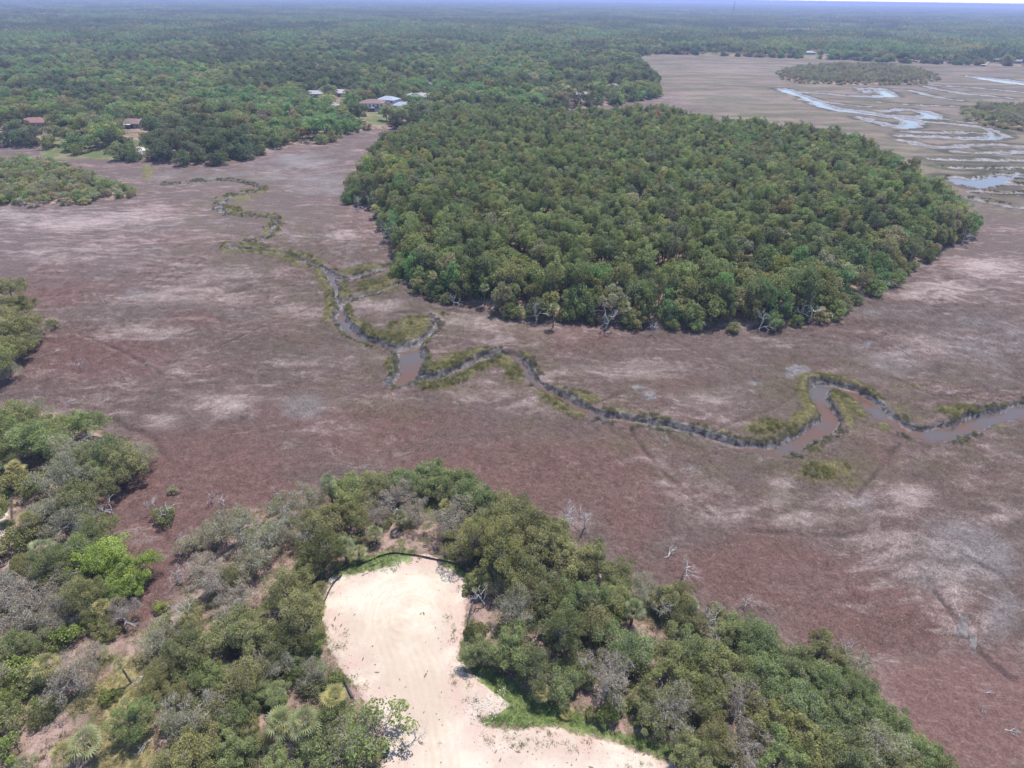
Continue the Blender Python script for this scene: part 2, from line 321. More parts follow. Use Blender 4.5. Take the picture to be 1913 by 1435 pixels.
RED = [(380, 920, 220, 110, .9), (1000, 880, 260, 70, .8), (740, 790, 200, 50, .6), (1180, 960, 60, 70, .8), (1400, 1060, 160, 60, .9), (1620, 1160, 140, 60, 1), (1800, 1330, 150, 110, 1), (180, 660, 120, 36, .8), (100, 540, 130, 30, .5), (350, 590, 60, 20, .6), (250, 1070, 60, 90, 1), (1080, 640, 120, 22, .3), (1300, 720, 80, 20, .4), (560, 640, 60, 16, .5),
       (380, 830, 140, 40, .6), (1630, 850, 60, 40, .4)]
MUDPATCH = [(1490, 690, 22, 9, 1), (1478, 700, 10, 6, 1), (1410, 714, 16, 5, .8), (1212, 738, 17, 9, .9), (1195, 722, 30, 7, .5), (1615, 645, 8, 8, .7), (1800, 1170, 14, 26, .8), (1820, 1205, 10, 24, .7), (1243, 822, 5, 12, .9), (785, 592, 18, 5, .5), (1600, 620, 20, 6, .4), (1120, 690, 20, 8, .4)]
def blobs(L, X, Y):
    out = np.zeros(X.shape)
    for cx, cy, rx, ry, k in L:
        c = at(cx, cy); a = at(cx+rx, cy) - c; b0 = at(cx, cy-ry) - c; b1 = c - at(cx, cy+ry); b = (b0+b1)/2
        det = a[0]*b[1]-a[1]*b[0]; dx = X-c[0]; dy = Y-c[1]
        u = (dx*b[1]-dy*b[0])/det; v = (a[0]*dy-a[1]*dx)/det
        out = np.maximum(out, k*np.exp(-0.9*(u*u+v*v)**1.3))
    return out

# ------------------------------------------------------------------ ground
def make_ground():
    th = np.radians(np.concatenate([np.arange(-180, -70, 5.0), np.arange(-70, 70, 0.235), np.arange(70, 180, 5.0)]))
    r = [1.0]
    while r[-1] < 34: r.append(r[-1]*1.12)
    while r[-1] < 230: r.append(r[-1]*1.0028)
    while r[-1] < 1500: r.append(r[-1]*1.0042)
    while r[-1] < 24000: r.append(r[-1]*1.03)
    r = np.array(r); nt = len(th); nr = len(r)
    R, T = np.meshgrid(r, th, indexing='ij'); X = (R*np.sin(T)).ravel(); Y = (R*np.cos(T)).ravel(); R = R.ravel()
    jx = 2.2*(fbm(X/9, Y/9, 3, 1)-.5); jy = 2.2*(fbm(X/9, Y/9, 3, 7)-.5)
    k = np.clip(R/180, .6, 5); Xj = X+jx*k; Yj = Y+jy*k
    wob = (1.3*(fbm(X/5, Y/5, 3, 51)-.5)+1.3*(fbm(X/1.6, Y/1.6, 2, 53)-.5)*(R < 420))*np.clip(R/180, .8, 3.5); mn = fbm(X/6, Y/6, 3, 57)
    dw = np.full(X.shape, 60.0); mud = np.zeros(X.shape)
    for P, ws, mw in CREEKS:
        d = line_dist(P, Xj, Yj, ws) + wob; dw = np.minimum(dw, d); mud = np.maximum(mud, 1-sstep(mw*.5, mw*1.5, d + mw*2.0*(mn-.52)))
    dr = np.full(X.shape, 30.0)
    for P in RILLS: dr = np.minimum(dr, line_dist(P, Xj, Yj, [0.0]*len(P), 30))
    up = np.full(X.shape, -1e6)
    for p in UPLAND + ISLETS + [ISLAND, FOREST]: up = np.maximum(up, poly_sdf(p, Xj, Yj))
    up = np.clip(up, -40, 40)
    near = (R < 260)
    def sub(poly):
        o = np.full(X.shape, -40.0); o[near] = poly_sdf(poly, X[near], Y[near]); return o
    sand = np.maximum(sub(SAND), np.maximum(sub(SAND_EDGE), sub(SAND_LEFT))); sand = np.clip(sand, -20, 20)
    lawn = np.full(X.shape, -40.0)
    for p in LAWN: lawn = np.maximum(lawn, poly_sdf(p, X, Y))
    lawn = np.clip(lawn, -20, 20)
    grass = np.full(X.shape, -40.0)
    for p in GRASS: grass = np.maximum(grass, sub(p))
    grass = np.where(sub(SAND_EDGE) > .3, -6, np.clip(grass, -20, 20)); mead = np.clip(sub(MEADOW), -20, 20)
    green = blobs(GREEN, Xj, Yj); band = sstep(0.5, 1.5, dw)*(1-sstep(2.5, 6.5, dw))*sstep(.50, .68, fbm(X/16, Y/16, 2, 44))
    green = np.maximum(green, 0.6*band*(R < 420))*(up < 0)
    pale = blobs(PALE, Xj, Yj); grey = blobs(GREY, Xj, Yj); red = blobs(RED, Xj, Yj)
    mud = np.maximum(mud, sstep(.35, .65, blobs(MUDPATCH, Xj, Yj)*.75 + .35*fbm(X/2.5, Y/2.5, 3, 3)))
    mud = mud*(up < 1)
    # right-hand salt marsh beyond the island is greener
    olive = sstep(0, 60, (X-150)) * sstep(300, 420, Y + 0.15*X)
    n1 = fbm(X/3.0, Y/3.0, 3, 11)-.5; n2 = fbm(X/.8, Y/.8, 2, 15)-.5; n3 = fbm(X/14, Y/14, 3, 19)-.5
    nearf = 1-sstep(250, 500, R)
    z = 0.35*n1*nearf + 0.35*n2*nearf + 0.5*n3
    z = z + sstep(.3, .7, green)*(0.7+.9*n2*nearf)
    z = z + 0.45*np.exp(-((dw-1.8)/1.4)**2)*nearf                       # taller growth on the bank
    z = np.where(dr < 1.0, z-0.4*(1-sstep(.1, 1.0, dr)), z)
    zu = 1.6*sstep(-1, 9, up) + 0.6*n1*sstep(0, 4, up)
    z = np.where(up > -1, z*(1-sstep(-1, 3, up)) + zu, z)
    zs = 2.1 + 0.10*n1 + 0.05*n2
    # wheel ruts round the turning loop and along the track
    C0 = at(765, 1165); rr = np.hypot(X-C0[0], Y-C0[1]); an = np.arctan2(Y-C0[1], X-C0[0])
    loop = ((rr > 1.5) & (rr < 9))*np.sin(rr*4.2+an*1.0+6*vnoise(X*.25, Y*.25, 8))*(vnoise(an*2+5, rr*.9, 4)>.45)*(Y > C0[1]-5)
    tr0 = smooth_line(atl([(800, 1520), (800, 1420), (790, 1330), (770, 1260), (745, 1200)]), 3)
    dtr = line_dist(tr0, X, Y, [0]*len(tr0), 20)
    rut = loop*0.03 + (dtr < 4)*np.sin(dtr*5.5+5*vnoise(X*.2, Y*.2, 9))*0.035*vnoise(X*.4, Y*.15, 10)
    tracks = np.clip(np.abs(loop)*.8 + (dtr < 4.5)*(.5+.5*np.sin(dtr*5.5+5*vnoise(X*.2, Y*.2, 9)))*vnoise(X*.4, Y*.15, 10), 0, 1)*(sand > 0)
    z = np.where(sand > -1.5, z*(1-sstep(-1.5, 1.0, sand)) + (zs+rut)*sstep(-1.5, 1.0, sand), z)
    dep = 1.25
    inset = np.where(R < 420, 0.7, 1.2)
    prof = sstep(-inset, np.where(R < 420, .3+1.9*np.clip(mn-.42, 0, 1)*1.6, 1.8), dw)
    z = np.where(dw < 4, (z+dep)*prof - dep, z)
    z = np.where(R > 1600, np.maximum(z, 0.3), z)
    V = np.stack([X, Y, z], 1)
    i = np.arange(nr-1)[:, None]*nt; j = np.arange(nt)[None, :]; jn = (j+1) % nt
    F = np.stack([i+j, i+jn, i+nt+jn, i+nt+j], -1).reshape(-1, 4)[:, ::-1]
    attrs = dict(dw=dw, mud=mud, rill=dr, up=up, sand=sand, lawn=lawn, grass=grass, mead=mead, green=green, pale=pale, grey=grey, red=red, olive=olive, tracks=tracks)
    fs = sand[F].min(1) > 0.0; fu = (up[F].min(1) > 0.5) & ~fs
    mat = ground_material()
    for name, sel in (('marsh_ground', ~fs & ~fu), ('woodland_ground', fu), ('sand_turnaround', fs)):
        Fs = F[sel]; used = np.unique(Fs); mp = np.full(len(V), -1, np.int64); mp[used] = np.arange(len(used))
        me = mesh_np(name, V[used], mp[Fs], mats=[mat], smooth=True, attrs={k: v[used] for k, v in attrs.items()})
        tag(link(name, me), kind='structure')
    global GZ, GATTR; GZ = (r, th, z.reshape(nr, nt), nt); GATTR = {k: v.reshape(nr, nt) for k, v in attrs.items()}
    # centre cap under the drone
    m = MB(); m.add([(math.sin(t), math.cos(t), 1.7) for t in th], [tuple(range(nt))[::-1]]); tag(m.build('ground_cap', mat), kind='structure')
def ground_z(x, y):
    r, th, Z, nt = GZ; R = math.hypot(x, y); T = math.atan2(x, y)
    i = min(max(np.searchsorted(r, R)-1, 0), len(r)-2); j = min(max(np.searchsorted(th, T)-1, 0), nt-2)
    return float(max(Z[i:i+2, j:j+2].min(), -1.0))

def ground_material():
    n = NT('ground'); p = n.pos()
    A = {k: n.attr(k) for k in ('dw', 'mud', 'rill', 'up', 'sand', 'lawn', 'grass', 'mead', 'green', 'pale', 'grey', 'red', 'olive', 'tracks')}
    warp = n.vmath('SCALE', n.vmath('SUBTRACT', n.noise(p, 0.045, 3, 0.5, 0.6, col=True), (.5, .5, .5)), scale=14.0)
    q = n.vmath('ADD', p, warp)
    warp2 = n.vmath('SCALE', n.vmath('SUBTRACT', n.noise(p, 0.16, 2, 0.5, 0, col=True), (.5, .5, .5)), scale=3.0)
    q2 = n.vmath('ADD', q, warp2)
    big = n.noise(n.vmath('MULTIPLY', q, (.6, 1.3, 1)), 0.035, 5, 0.6)
    mid = n.noise(n.vmath('MULTIPLY', q2, (.45, 1.5, 1)), 0.22, 5, 0.62)
    streak = n.noise(n.vmath('MULTIPLY', q2, (.45, 1.8, 1)), 1.0, 4, 0.7)
    grain = n.noise(p, 2.6, 3, 0.7); grain2 = n.noise(p, 0.9, 2, 0.6)
    # pale flattened straw
    pk = n.math('ADD', n.math('MULTIPLY', A['pale'], 0.50), n.math('MULTIPLY', n.math('SUBTRACT', big, .5), 1.1))
    pk = n.math('ADD', pk, n.math('MULTIPLY', n.math('SUBTRACT', mid, .5), 1.7))
    pk = n.math('SUBTRACT', pk, n.math('MULTIPLY', A['red'], 0.28))
    pk = n.math('ADD', pk, n.math('MULTIPLY', n.math('SUBTRACT', streak, .5), .55))
    palef = n.rng(pk, -.08, 0.66)
    red = (0.126, 0.072, 0.062); brown = (0.104, 0.075, 0.065); pale = (0.285, 0.225, 0.208); greyc = (0.15, 0.130, 0.124)
    base = n.mix(n.rng(n.math('ADD', big, n.math('MULTIPLY', A['red'], .45)), .45, .75), brown, red)
    gk = n.rng(n.math('ADD', n.math('MULTIPLY', A['grey'], .5), n.math('MULTIPLY', n.math('SUBTRACT', n.noise(q, 0.06, 4, .6), .5), 1.2)), .12, .5)
    base = n.mix(gk, base, greyc)
    base = n.mix(palef, base, n.mix(gk, pale, (0.27, 0.235, 0.225)))
    base = n.mix(n.rng(streak, .5, .8, 0, .35), base, (0.30, 0.23, 0.215))
    base = n.mix(n.rng(mid, .25, .42, .5, 0), base, (0.085, 0.066, 0.060))
    cz = n.math('MULTIPLY', n.rng(A['dw'], 6, 34, 1, 0), n.rng(n.noise(q, .09, 4, .65), .44, .60)); base = n.mix(n.math('MULTIPLY', cz, .7), base, (0.105, 0.083, 0.055))
    # greener salt marsh far right
    ol = n.mix(n.rng(n.noise(n.vmath('MULTIPLY', q, (.5, 1.6, 1)), .022, 6, .68), .42, .58), (0.092, 0.090, 0.050), (0.185, 0.142, 0.108))
    base = n.mix(n.math('MULTIPLY', A['olive'], n.rng(big, .3, .62, .35, .95)), base, ol)
    edge_f = n.math('MULTIPLY', n.rng(A['dw'], 1.8, 4.0), n.rng(A['dw'], 6.0, 12.0, 1, 0)); edge_f = n.math('MULTIPLY', edge_f, n.math('MULTIPLY', A['olive'], n.rng(n.noise(p, .05, 3), .35, .55)))
    base = n.mix(n.math('MULTIPLY', edge_f, .8), base, (0.045, 0.042, 0.028))
    # live cordgrass
    gf = n.rng(n.math('ADD', A['green'], n.math('MULTIPLY', n.math('SUBTRACT', n.noise(p, .45, 4, .6), .5), .9)), .30, .52)
    gcol = n.mix(n.rng(n.noise(p, .7, 4, .7), .35, .65), (0.09, 0.078, 0.036), (0.155, 0.140, 0.055))
    base = n.mix(n.math('MULTIPLY', gf, .9), base, gcol)
    base = n.mix(n.math('MULTIPLY', n.rng(A['rill'], .1, .9, .55, 0), n.rng(n.noise(p, .12, 2), .35, .6)), base, (0.05, 0.04, 0.036))
    gr = n.rng(grain, .25, .75, .58, 1.42, False); gr2 = n.rng(grain2, .3, .7, .85, 1.15, False)
    base = n.vmath('SCALE', base, scale=n.math('MULTIPLY', gr, gr2))
    # mud
    mudc = n.mix(n.rng(n.noise(p, .8, 5, .65), .35, .65), (0.060, 0.050, 0.048), (0.16, 0.142, 0.139))
    mudc = n.mix(n.math('MULTIPLY', n.rng(A['dw'], .0, .5, 1, 0), n.rng(n.noise(p, .8, 3, .6), .42, .58, .0, 1)), mudc, (0.185, 0.165, 0.158)); mudc = n.mix(A['olive'], mudc, n.mix(n.rng(n.noise(p, .3, 5, .65), .35, .65), (0.14, 0.125, 0.122), (0.25, 0.228, 0.23)))
    mf = n.rng(n.math('ADD', A['mud'], n.math('MULTIPLY', n.math('SUBTRACT', n.noise(p, 1.1, 4, .65), .5), .7)), .42, .58)
    base = n.mix(mf, base, mudc)
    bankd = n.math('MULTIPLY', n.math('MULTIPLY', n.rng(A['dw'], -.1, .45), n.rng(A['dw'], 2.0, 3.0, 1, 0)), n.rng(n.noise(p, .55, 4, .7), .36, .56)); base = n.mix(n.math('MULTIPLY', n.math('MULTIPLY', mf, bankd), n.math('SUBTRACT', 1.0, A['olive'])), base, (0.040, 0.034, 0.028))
    # woodland litter
    lit = n.mix(n.rng(n.noise(p, .35, 5, .7), .38, .62), (0.17, 0.115, 0.09), (0.31, 0.215, 0.18))
    lit = n.mix(n.rng(n.noise(p, .22, 4, .65, .5), .48, .62), lit, (0.085, 0.092, 0.035))
    lit = n.mix(n.rng(n.noise(p, 1.7, 4, .7), .56, .72), lit, (0.07, 0.05, 0.04))
    uf = n.rng(n.math('ADD', A['up'], n.math('MULTIPLY', n.math('SUBTRACT', n.noise(p, .5, 4, .6), .5), 4)), 1.5, 4.0)
    far = n.math('LESS_THAN', n.math('ADD', n.vmath('DOT_PRODUCT', p, (0, 1, 0)), 0), 1e9)
    base = n.mix(uf, base, lit)
    md = n.mix(n.rng(n.noise(p, 1.2, 5, .7), .35, .65), (0.13, 0.12, 0.045), (0.30, 0.235, 0.12))
    base = n.mix(n.rng(n.math('ADD', A['mead'], n.math('MULTIPLY', n.math('SUBTRACT', n.noise(p, .4, 4, .6), .5), 5)), -.4, 1.2), base, md)
    gs = n.mix(n.rng(n.noise(p, 1.1, 5, .7), .35, .65), (0.08, 0.125, 0.03), (0.17, 0.22, 0.07))
    # sand
    sn = n.noise(p, .09, 4, .6, 0.2)
    s = n.mix(n.rng(sn, .36, .62), (0.385, 0.31, 0.245), (0.48, 0.43, 0.345))
    edge = n.rng(A['sand'], 0, 7.5, 1, 0)
    s = n.mix(n.rng(n.noise(n.vmath('MULTIPLY', p, (1.6, .8, 1)), .9, 5, .75), .50, .72, 0, .45), s, (0.34, 0.25, 0.20))
    s = n.mix(n.math('MULTIPLY', edge, n.rng(n.noise(p, .3, 4, .6), .4, .6, .2, .85)), s, (0.40, 0.28, 0.235))
    s = n.mix(n.rng(n.noise(p, 1.3, 5, .75), .60, .74, 0, .6), s, (0.36, 0.27, 0.21))
    s = n.mix(n.math('MULTIPLY', n.rng(n.noise(p, 2.2, 3, .7), .60, .70), edge), s, (0.15, 0.12, 0.08))
    s = n.mix(n.math('MULTIPLY', A['tracks'], n.rng(n.noise(p, .5, 3), .35, .6, .3, .75)), s, (0.42, 0.33, 0.24))
    sf = n.rng(n.math('ADD', A['sand'], n.math('MULTIPLY', n.math('SUBTRACT', n.noise(p, .9, 5, .7), .5), 3.0)), -.25, .35)
    base = n.mix(sf, base, s)
    gsf = n.rng(n.math('ADD', A['grass'], n.math('MULTIPLY', n.math('SUBTRACT', n.noise(p, .6, 5, .7), .5), 5.0)), -.2, .5)
    base = n.mix(n.math('MULTIPLY', gsf, .85), base, gs)
    lf = n.rng(n.math('ADD', A['lawn'], n.math('MULTIPLY', n.math('SUBTRACT', n.noise(p, .2, 3, .6), .5), 6)), -1, 2)
    base = n.mix(lf, base, n.mix(n.rng(n.noise(p, .08, 3), .4, .6), (0.10, 0.12, 0.045), (0.18, 0.15, 0.085)))
    nm = n.bump(grain, .9, .3)
    nm2 = n.n('ShaderNodeMix', data_type='VECTOR'); 
    n.put(nm2.inputs[0], n.math('MAXIMUM', sf, n.math('MULTIPLY', mf, .6))); n.put(nm2.inputs[4], nm); n.put(nm2.inputs[5], n.bump(n.noise(p, 2.0, 5, .7), .35, .15))
    rough = n.mix(mf, (.95, .95, .95), (.45, .45, .45))
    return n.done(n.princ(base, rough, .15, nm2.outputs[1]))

def water_material():
    n = NT('creek_water'); p = n.pos()
    near = n.rng(n.vmath('DOT_PRODUCT', p, (0, 1, 0)), 0, 1) if False else None
    c = n.mix(n.rng(n.noise(p, .09, 3, .5, .5), .36, .66), (0.108, 0.060, 0.040), (0.086, 0.072, 0.067))
    nm = n.bump(n.noise(n.vmath('MULTIPLY', p, (1, 2, 1)), 1.3, 3, .6), .12, .05)
    return n.done(n.princ(c, .09, .6, nm, IOR=1.33))
make_ground()
m = MB(); m.add([(-420, 60, -.92), (1300, 60, -.92), (1300, 1450, -.92), (-420, 1450, -.92)], [(0, 1, 2, 3)])
tag(m.build('creek_water', water_material()), kind='structure')

# ------------------------------------------------------------------ vegetation kinds
def leaves(rng, C, Rc, n, size, squash=.8, narrow=.6, outward=.75, top_bias=.25, lo=.72):
    """leaf-sized quads spread over the clumps C (centres) of radius Rc"""
    k = rng.integers(0, len(C), n); d = rng.normal(size=(n, 3)); d[:, 2] += top_bias; d /= np.linalg.norm(d, axis=1)[:, None]
    rad = Rc[k]*(lo+(1.08-lo)*rng.random(n)**.6)
    P = C[k] + d*rad[:, None]*np.array([1, 1, squash])
    keep = np.ones(n, bool)
    for i in range(len(C)):
        q = (P-C[i])/np.array([1, 1, squash]); keep &= (np.linalg.norm(q, axis=1) > Rc[i]*.66) | (k == i)
    P = P[keep]; d = d[keep]; k = k[keep]; n = len(P)
    nm = d*outward + rng.normal(size=(n, 3))*(1-outward+.22); nm /= np.linalg.norm(nm, axis=1)[:, None]
    a = np.cross(nm, rng.normal(size=(n, 3))); a /= np.linalg.norm(a, axis=1)[:, None]; b = np.cross(nm, a)
    s = size*(.6+.8*rng.random(n)); a = a*s[:, None]*.5; b = b*(s*narrow)[:, None]*.5
    V = np.stack([P-a, P+b*1.0+a*.1, P+a, P-b*1.0+a*.1], 1).reshape(-1, 3)
    tone = rng.random(len(C))[k]*.45 + rng.random(n)*.55
    return V, np.repeat(tone, 4)
def crown_mesh(name, seed, R, H, z0, nc, nl, size, mat, rc=(.26, .40), lobes=.35, narrow=.6, squash=.8, low=-.15, outward=.75):
    rng = np.random.default_rng(seed); C = []; Rc = []
    ph = rng.random(4)*6.28
    for i in range(nc*4):
        if len(C) >= nc: break
        t = rng.random()*2*math.pi; u = low+(1-low)*rng.random()
        rr = math.sqrt(max(0, 1-u*u)) if u > 0 else 1+.4*u
        w = 1+lobes*(math.sin(2*t+ph[0])*.5+math.sin(3*t+ph[1])*.5)
        q = .45+.55*rng.random(); r0 = R*(rc[0]+(rc[1]-rc[0])*rng.random())
        c = np.array([math.cos(t)*rr*R*w*q, math.sin(t)*rr*R*w*q, z0+u*H*q*(1+.18*rng.normal())])
        if all(np.linalg.norm(c-d) > .38*(r0+e) for d, e in zip(C, Rc)): C.append(c); Rc.append(r0)
    C = np.array(C); Rc = np.array(Rc)
    V, tone = leaves(rng, C, Rc, nl, size, squash, narrow, outward)
    V = V + np.repeat(rng.normal(size=(len(V)//4, 3))*(rng.random((len(V)//4, 1)) < .18)*R*.07, 4, axis=0)
    F = np.arange(len(V)).reshape(-1, 4)
    return mesh_np(name, V, F, mats=[M[mat]], attrs=dict(tone=tone)), C, Rc
def limb(mb, rng, a, b, r, n=5, wob=.12, seg=3):
    a = np.asarray(a, float); b = np.asarray(b, float); L = np.linalg.norm(b-a); P = [a]
    for i in range(1, seg): P.append(a+(b-a)*i/seg + rng.normal(size=3)*L*wob*.5)
    P.append(b); mb.tube(P, [r*(1-.75*i/seg) for i in range(seg+1)], n); return P
def trunk_mesh(name, seed, C, Rc, z0, r, mat, twigs=0, lean=(0, 0), fork=.35):
    rng = np.random.default_rng(seed); mb = MB(); top = np.array([lean[0], lean[1], z0*fork+.6])
    mb.tube([(0, 0, -.6), (0, 0, .1), tuple(top*.55), tuple(top)], [r*1.5, r*1.15, r, r*.85], 7)
    order = np.argsort(-C[:, 2]); mains = []
    for i in order[:5]:
        mains.append(limb(mb, rng, top, top+(C[i]-top)*.8, r*.6, 5, .16, 4))
    for i in order[5:]:
        m = mains[rng.integers(len(mains))]; s = m[rng.integers(1, 3)]
        limb(mb, rng, s, C[i], r*.32, 4, .16, 3)
    for _ in range(twigs):
        i = rng.integers(len(C)); d = rng.normal(size=3); d[2] = abs(d[2])*.8+.1; d /= np.linalg.norm(d)
        e = C[i]+d*Rc[i]*(1.0+.35*rng.random()); p = limb(mb, rng, C[i]+rng.normal(size=3)*Rc[i]*.2, e, r*.12+.012, 3, .25, 3)
        for _ in range(2):
            q = p[rng.integers(1, 3)]; limb(mb, rng, q, q+(d+rng.normal(size=3)*.6)*Rc[i]*.45, r*.06+.01, 3, .2, 2)
    return mb.mesh(name, M[mat])

class Kind:
    """crown + trunk meshes of one variety"""
    def __init__(s, crown, trunk): s.crown = crown; s.trunk = trunk
def variety(name, seed, R, H, z0, nc, nl, size, mat='leaf', bark='bark', tr=.22, twigs=0, **kw):
    c, C, Rc = crown_mesh('crown_'+name, seed, R, H, z0, nc, nl, size, mat, **kw)
    return Kind(c, trunk_mesh('trunk_'+name, seed+500, C, Rc, z0, tr, bark, twigs))
K = {}
K['oak'] = [variety('oak', 10+i, 4.0, 2.5, 3.4, 58, 19000, .19, low=-.35, twigs=110, rc=(.12, .26), lobes=.6, outward=.42, squash=.7) for i in range(5)]                # leafy, closed
K['grey_oak'] = [variety('grey_oak', 30+i, 4.0, 2.6, 3.2, 44, 8000, .16, low=-.3, twigs=190, outward=.4, lobes=.5, rc=(.13, .27), bark='grey_twig', tr=.2) for i in range(4)]   # thin, twiggy
K['cedar'] = [variety('cedar', 50+i, 3.0, 3.8, 3.2, 46, 15000, .17, rc=(.15, .28), lobes=.4, outward=.42, twigs=25, narrow=.45, low=-.5, tr=.18) for i in range(4)]
K['shrub'] = [variety('shrub', 70+i, 1.5, 1.2, .9, 16, 2800, .17, outward=.4, rc=(.22, .38), low=-.3, tr=.05) for i in range(3)]
K['open_oak'] = [variety('open_oak', 90, 4.6, 3.0, 4.6, 30, 2600, .34, rc=(.14, .22), low=-.3, twigs=60, tr=.22)]
# varieties for the middle distance
K['pine_mid'] = [variety('pine_mid', 110+i, 3.3, 3.2, 11.0, 22, 2600, .46, mat='needle', bark='pine_bark', rc=(.22, .36), narrow=.42, lobes=.3, low=-.55, squash=.7, tr=.2, outward=.35) for i in range(5)]
K['oak_mid'] = [variety('oak_mid', 130+i, 4.0, 3.2, 5.2, 24, 2800, .48, low=-.6, tr=.25, outward=.4, lobes=.5, rc=(.20, .36)) for i in range(4)]
K['edge_mid'] = [variety('edge_mid', 170+i, 3.6, 3.6, 3.0, 26, 2600, .46, low=-.95, tr=.2, outward=.4, rc=(.20, .34)) for i in range(3)]
K['grey_mid'] = [variety('grey_mid', 150+i, 3.8, 3.2, 5.0, 24, 1500, .42, low=-.5, twigs=50, outward=.35, rc=(.2, .34), bark='grey_twig', tr=.22) for i in range(2)]
def far_crowns(name, seed, n, span, R, H, z, nl, size, mat, zj=1.2):
    """a piece of far wood: n crowns on a span x span patch"""
    rng = np.random.default_rng(seed); Vs = []; Ts = []
    g = int(math.sqrt(n)); st = span/g
    for i in range(g):
        for j in range(g):
            cx = -span/2+(i+.5+rng.normal()*.25)*st; cy = -span/2+(j+.5+rng.normal()*.25)*st; s = .7+.6*rng.random(); zz = z+rng.normal()*zj
            C = rng.normal(size=(7, 3))*np.array([R*.42, R*.42, H*.3])*s + np.array([cx, cy, zz]); Rc = np.full(7, R*.5*s)
            V, t = leaves(rng, C, Rc, nl, size, .8, .7, .7); Vs.append(V); Ts.append(t*.5+rng.random()*.5)
    V = np.concatenate(Vs); return mesh_np(name, V, np.arange(len(V)).reshape(-1, 4), mats=[M[mat]], attrs=dict(tone=np.concatenate(Ts)))

def palm_meshes(seed, h, nf=26, dead=7, lean=0.0):
    """cabbage palm: trunk, green fan crown, dry skirt"""
    rng = np.random.default_rng(seed); tb = MB(); top = np.array([lean, 0, h])
    if h > .5:
        P = [(0, 0, -.5), (lean*.15, 0, h*.3), (lean*.5, .05, h*.7), tuple(top)]; tb.tube(P, [.24, .18, .17, .21], 8)
        for k in range(14):
            a = rng.random()*6.28; z = h-.15-.9*rng.random(); tb.box((lean+.2*math.cos(a), .2*math.sin(a), z), (.12, .05, .28), a)
    else: tb.tube([(0, 0, -.3), (0, 0, .25)], [.18, .14], 6)
    def fans(n, dry):
        V = []; F = []; T = []
        for k in range(n):
            az = 2.399*k+rng.normal()*.2; el = (1.35-2.0*(k/n) if not dry else -.75-.5*rng.random())+rng.normal()*.15
            L = (.9+.6*rng.random())*(1 if not dry else .8); d = np.array([math.cos(az)*math.cos(el), math.sin(az)*math.cos(el), math.sin(el)])
            side = np.array([-math.sin(az), math.cos(az), 0]); up = np.cross(d, side); b = top+d*.1; c = top+d*L*.75; c[2] -= .1*L
            w = side*.02; i = len(V); V += [b-w, b+w, c+w, c-w]; F.append((i, i+1, i+2, i+3)); T += [.3]*4
            nb = 11; fl = (.62+.3*rng.random())*(1 if not dry else .8); tn = rng.random()
            for q in range(nb):
                a = (q/(nb-1)-.5)*math.radians(200); dd = d*math.cos(a)+side*math.sin(a); droop = np.array([0, 0, -.30-.30*abs(a)/2.1])
                m = c+dd*fl*.55+up*.05; e = c+dd*fl+droop*fl*.8; pw = np.cross(dd, up)*.055*fl
                i = len(V); V += [c, m-pw, e, m+pw]; F.append((i, i+1, i+2, i+3)); t = np.clip(tn*.6+.4*rng.random(), 0, 1); T += [t*.8, t, t, t]
        return np.array(V), np.array(F), np.array(T)
    V, F, T = fans(nf, False); crown = mesh_np('palm_crown', V, F, mats=[M['palm']], attrs=dict(tone=T))
    V, F, T = fans(dead, True); skirt = mesh_np('dry_fronds', V, F, mats=[M['dry_frond']], attrs=dict(tone=T))
    return crown, tb.mesh('palm_trunk', M['palm_bark']), skirt
PALMS = {'tall': [palm_meshes(1, 7.0, lean=.6), palm_meshes(2, 6.0)], 'mid': [palm_meshes(3, 3.4), palm_meshes(4, 2.8, lean=.3)], 'low': [palm_meshes(5, .3, 22, 4), palm_meshes(6, .3, 18, 3)]}
def dead_tree_mesh(seed, h, spread=.55, depth=4, r=.16, lying=False):
    rng = np.random.default_rng(seed); mb = MB()
    def grow(p, d, L, r, k):
        q = p+d*L+rng.normal(size=3)*L*.06; mid = (p+q)/2+rng.normal(size=3)*L*.09
        mb.tube([p, mid, q], [r, r*.82, r*.62], 5 if r > .05 else 3)
        if k <= 0: return
        for _ in range(3 if k > 1 else 3):
            nd = d+rng.normal(size=3)*spread; nd[2] += .06; nd /= np.linalg.norm(nd)
            grow(p+(q-p)*(.55+.45*rng.random()), nd, L*(.62+.2*rng.random()), r*.55, k-1)
    d0 = np.array([.12, 0, 1.0]) if not lying else np.array([1, .1, .25]); d0 /= np.linalg.norm(d0)
    grow(np.array([0, 0, -.2 if not lying else .15]), d0, h*.42, r, depth)
    return mb.mesh('dead_tree', M['dead_wood'])
DEAD = [dead_tree_mesh(201+i, 4.5, .62, 4, .13) for i in range(4)]; DEADBIG = [dead_tree_mesh(221+i, 6.5, .55, 5, .2) for i in range(2)]; DEADLOW = [dead_tree_mesh(241+i, 3.2, .6, 3, .1, True) for i in range(2)]

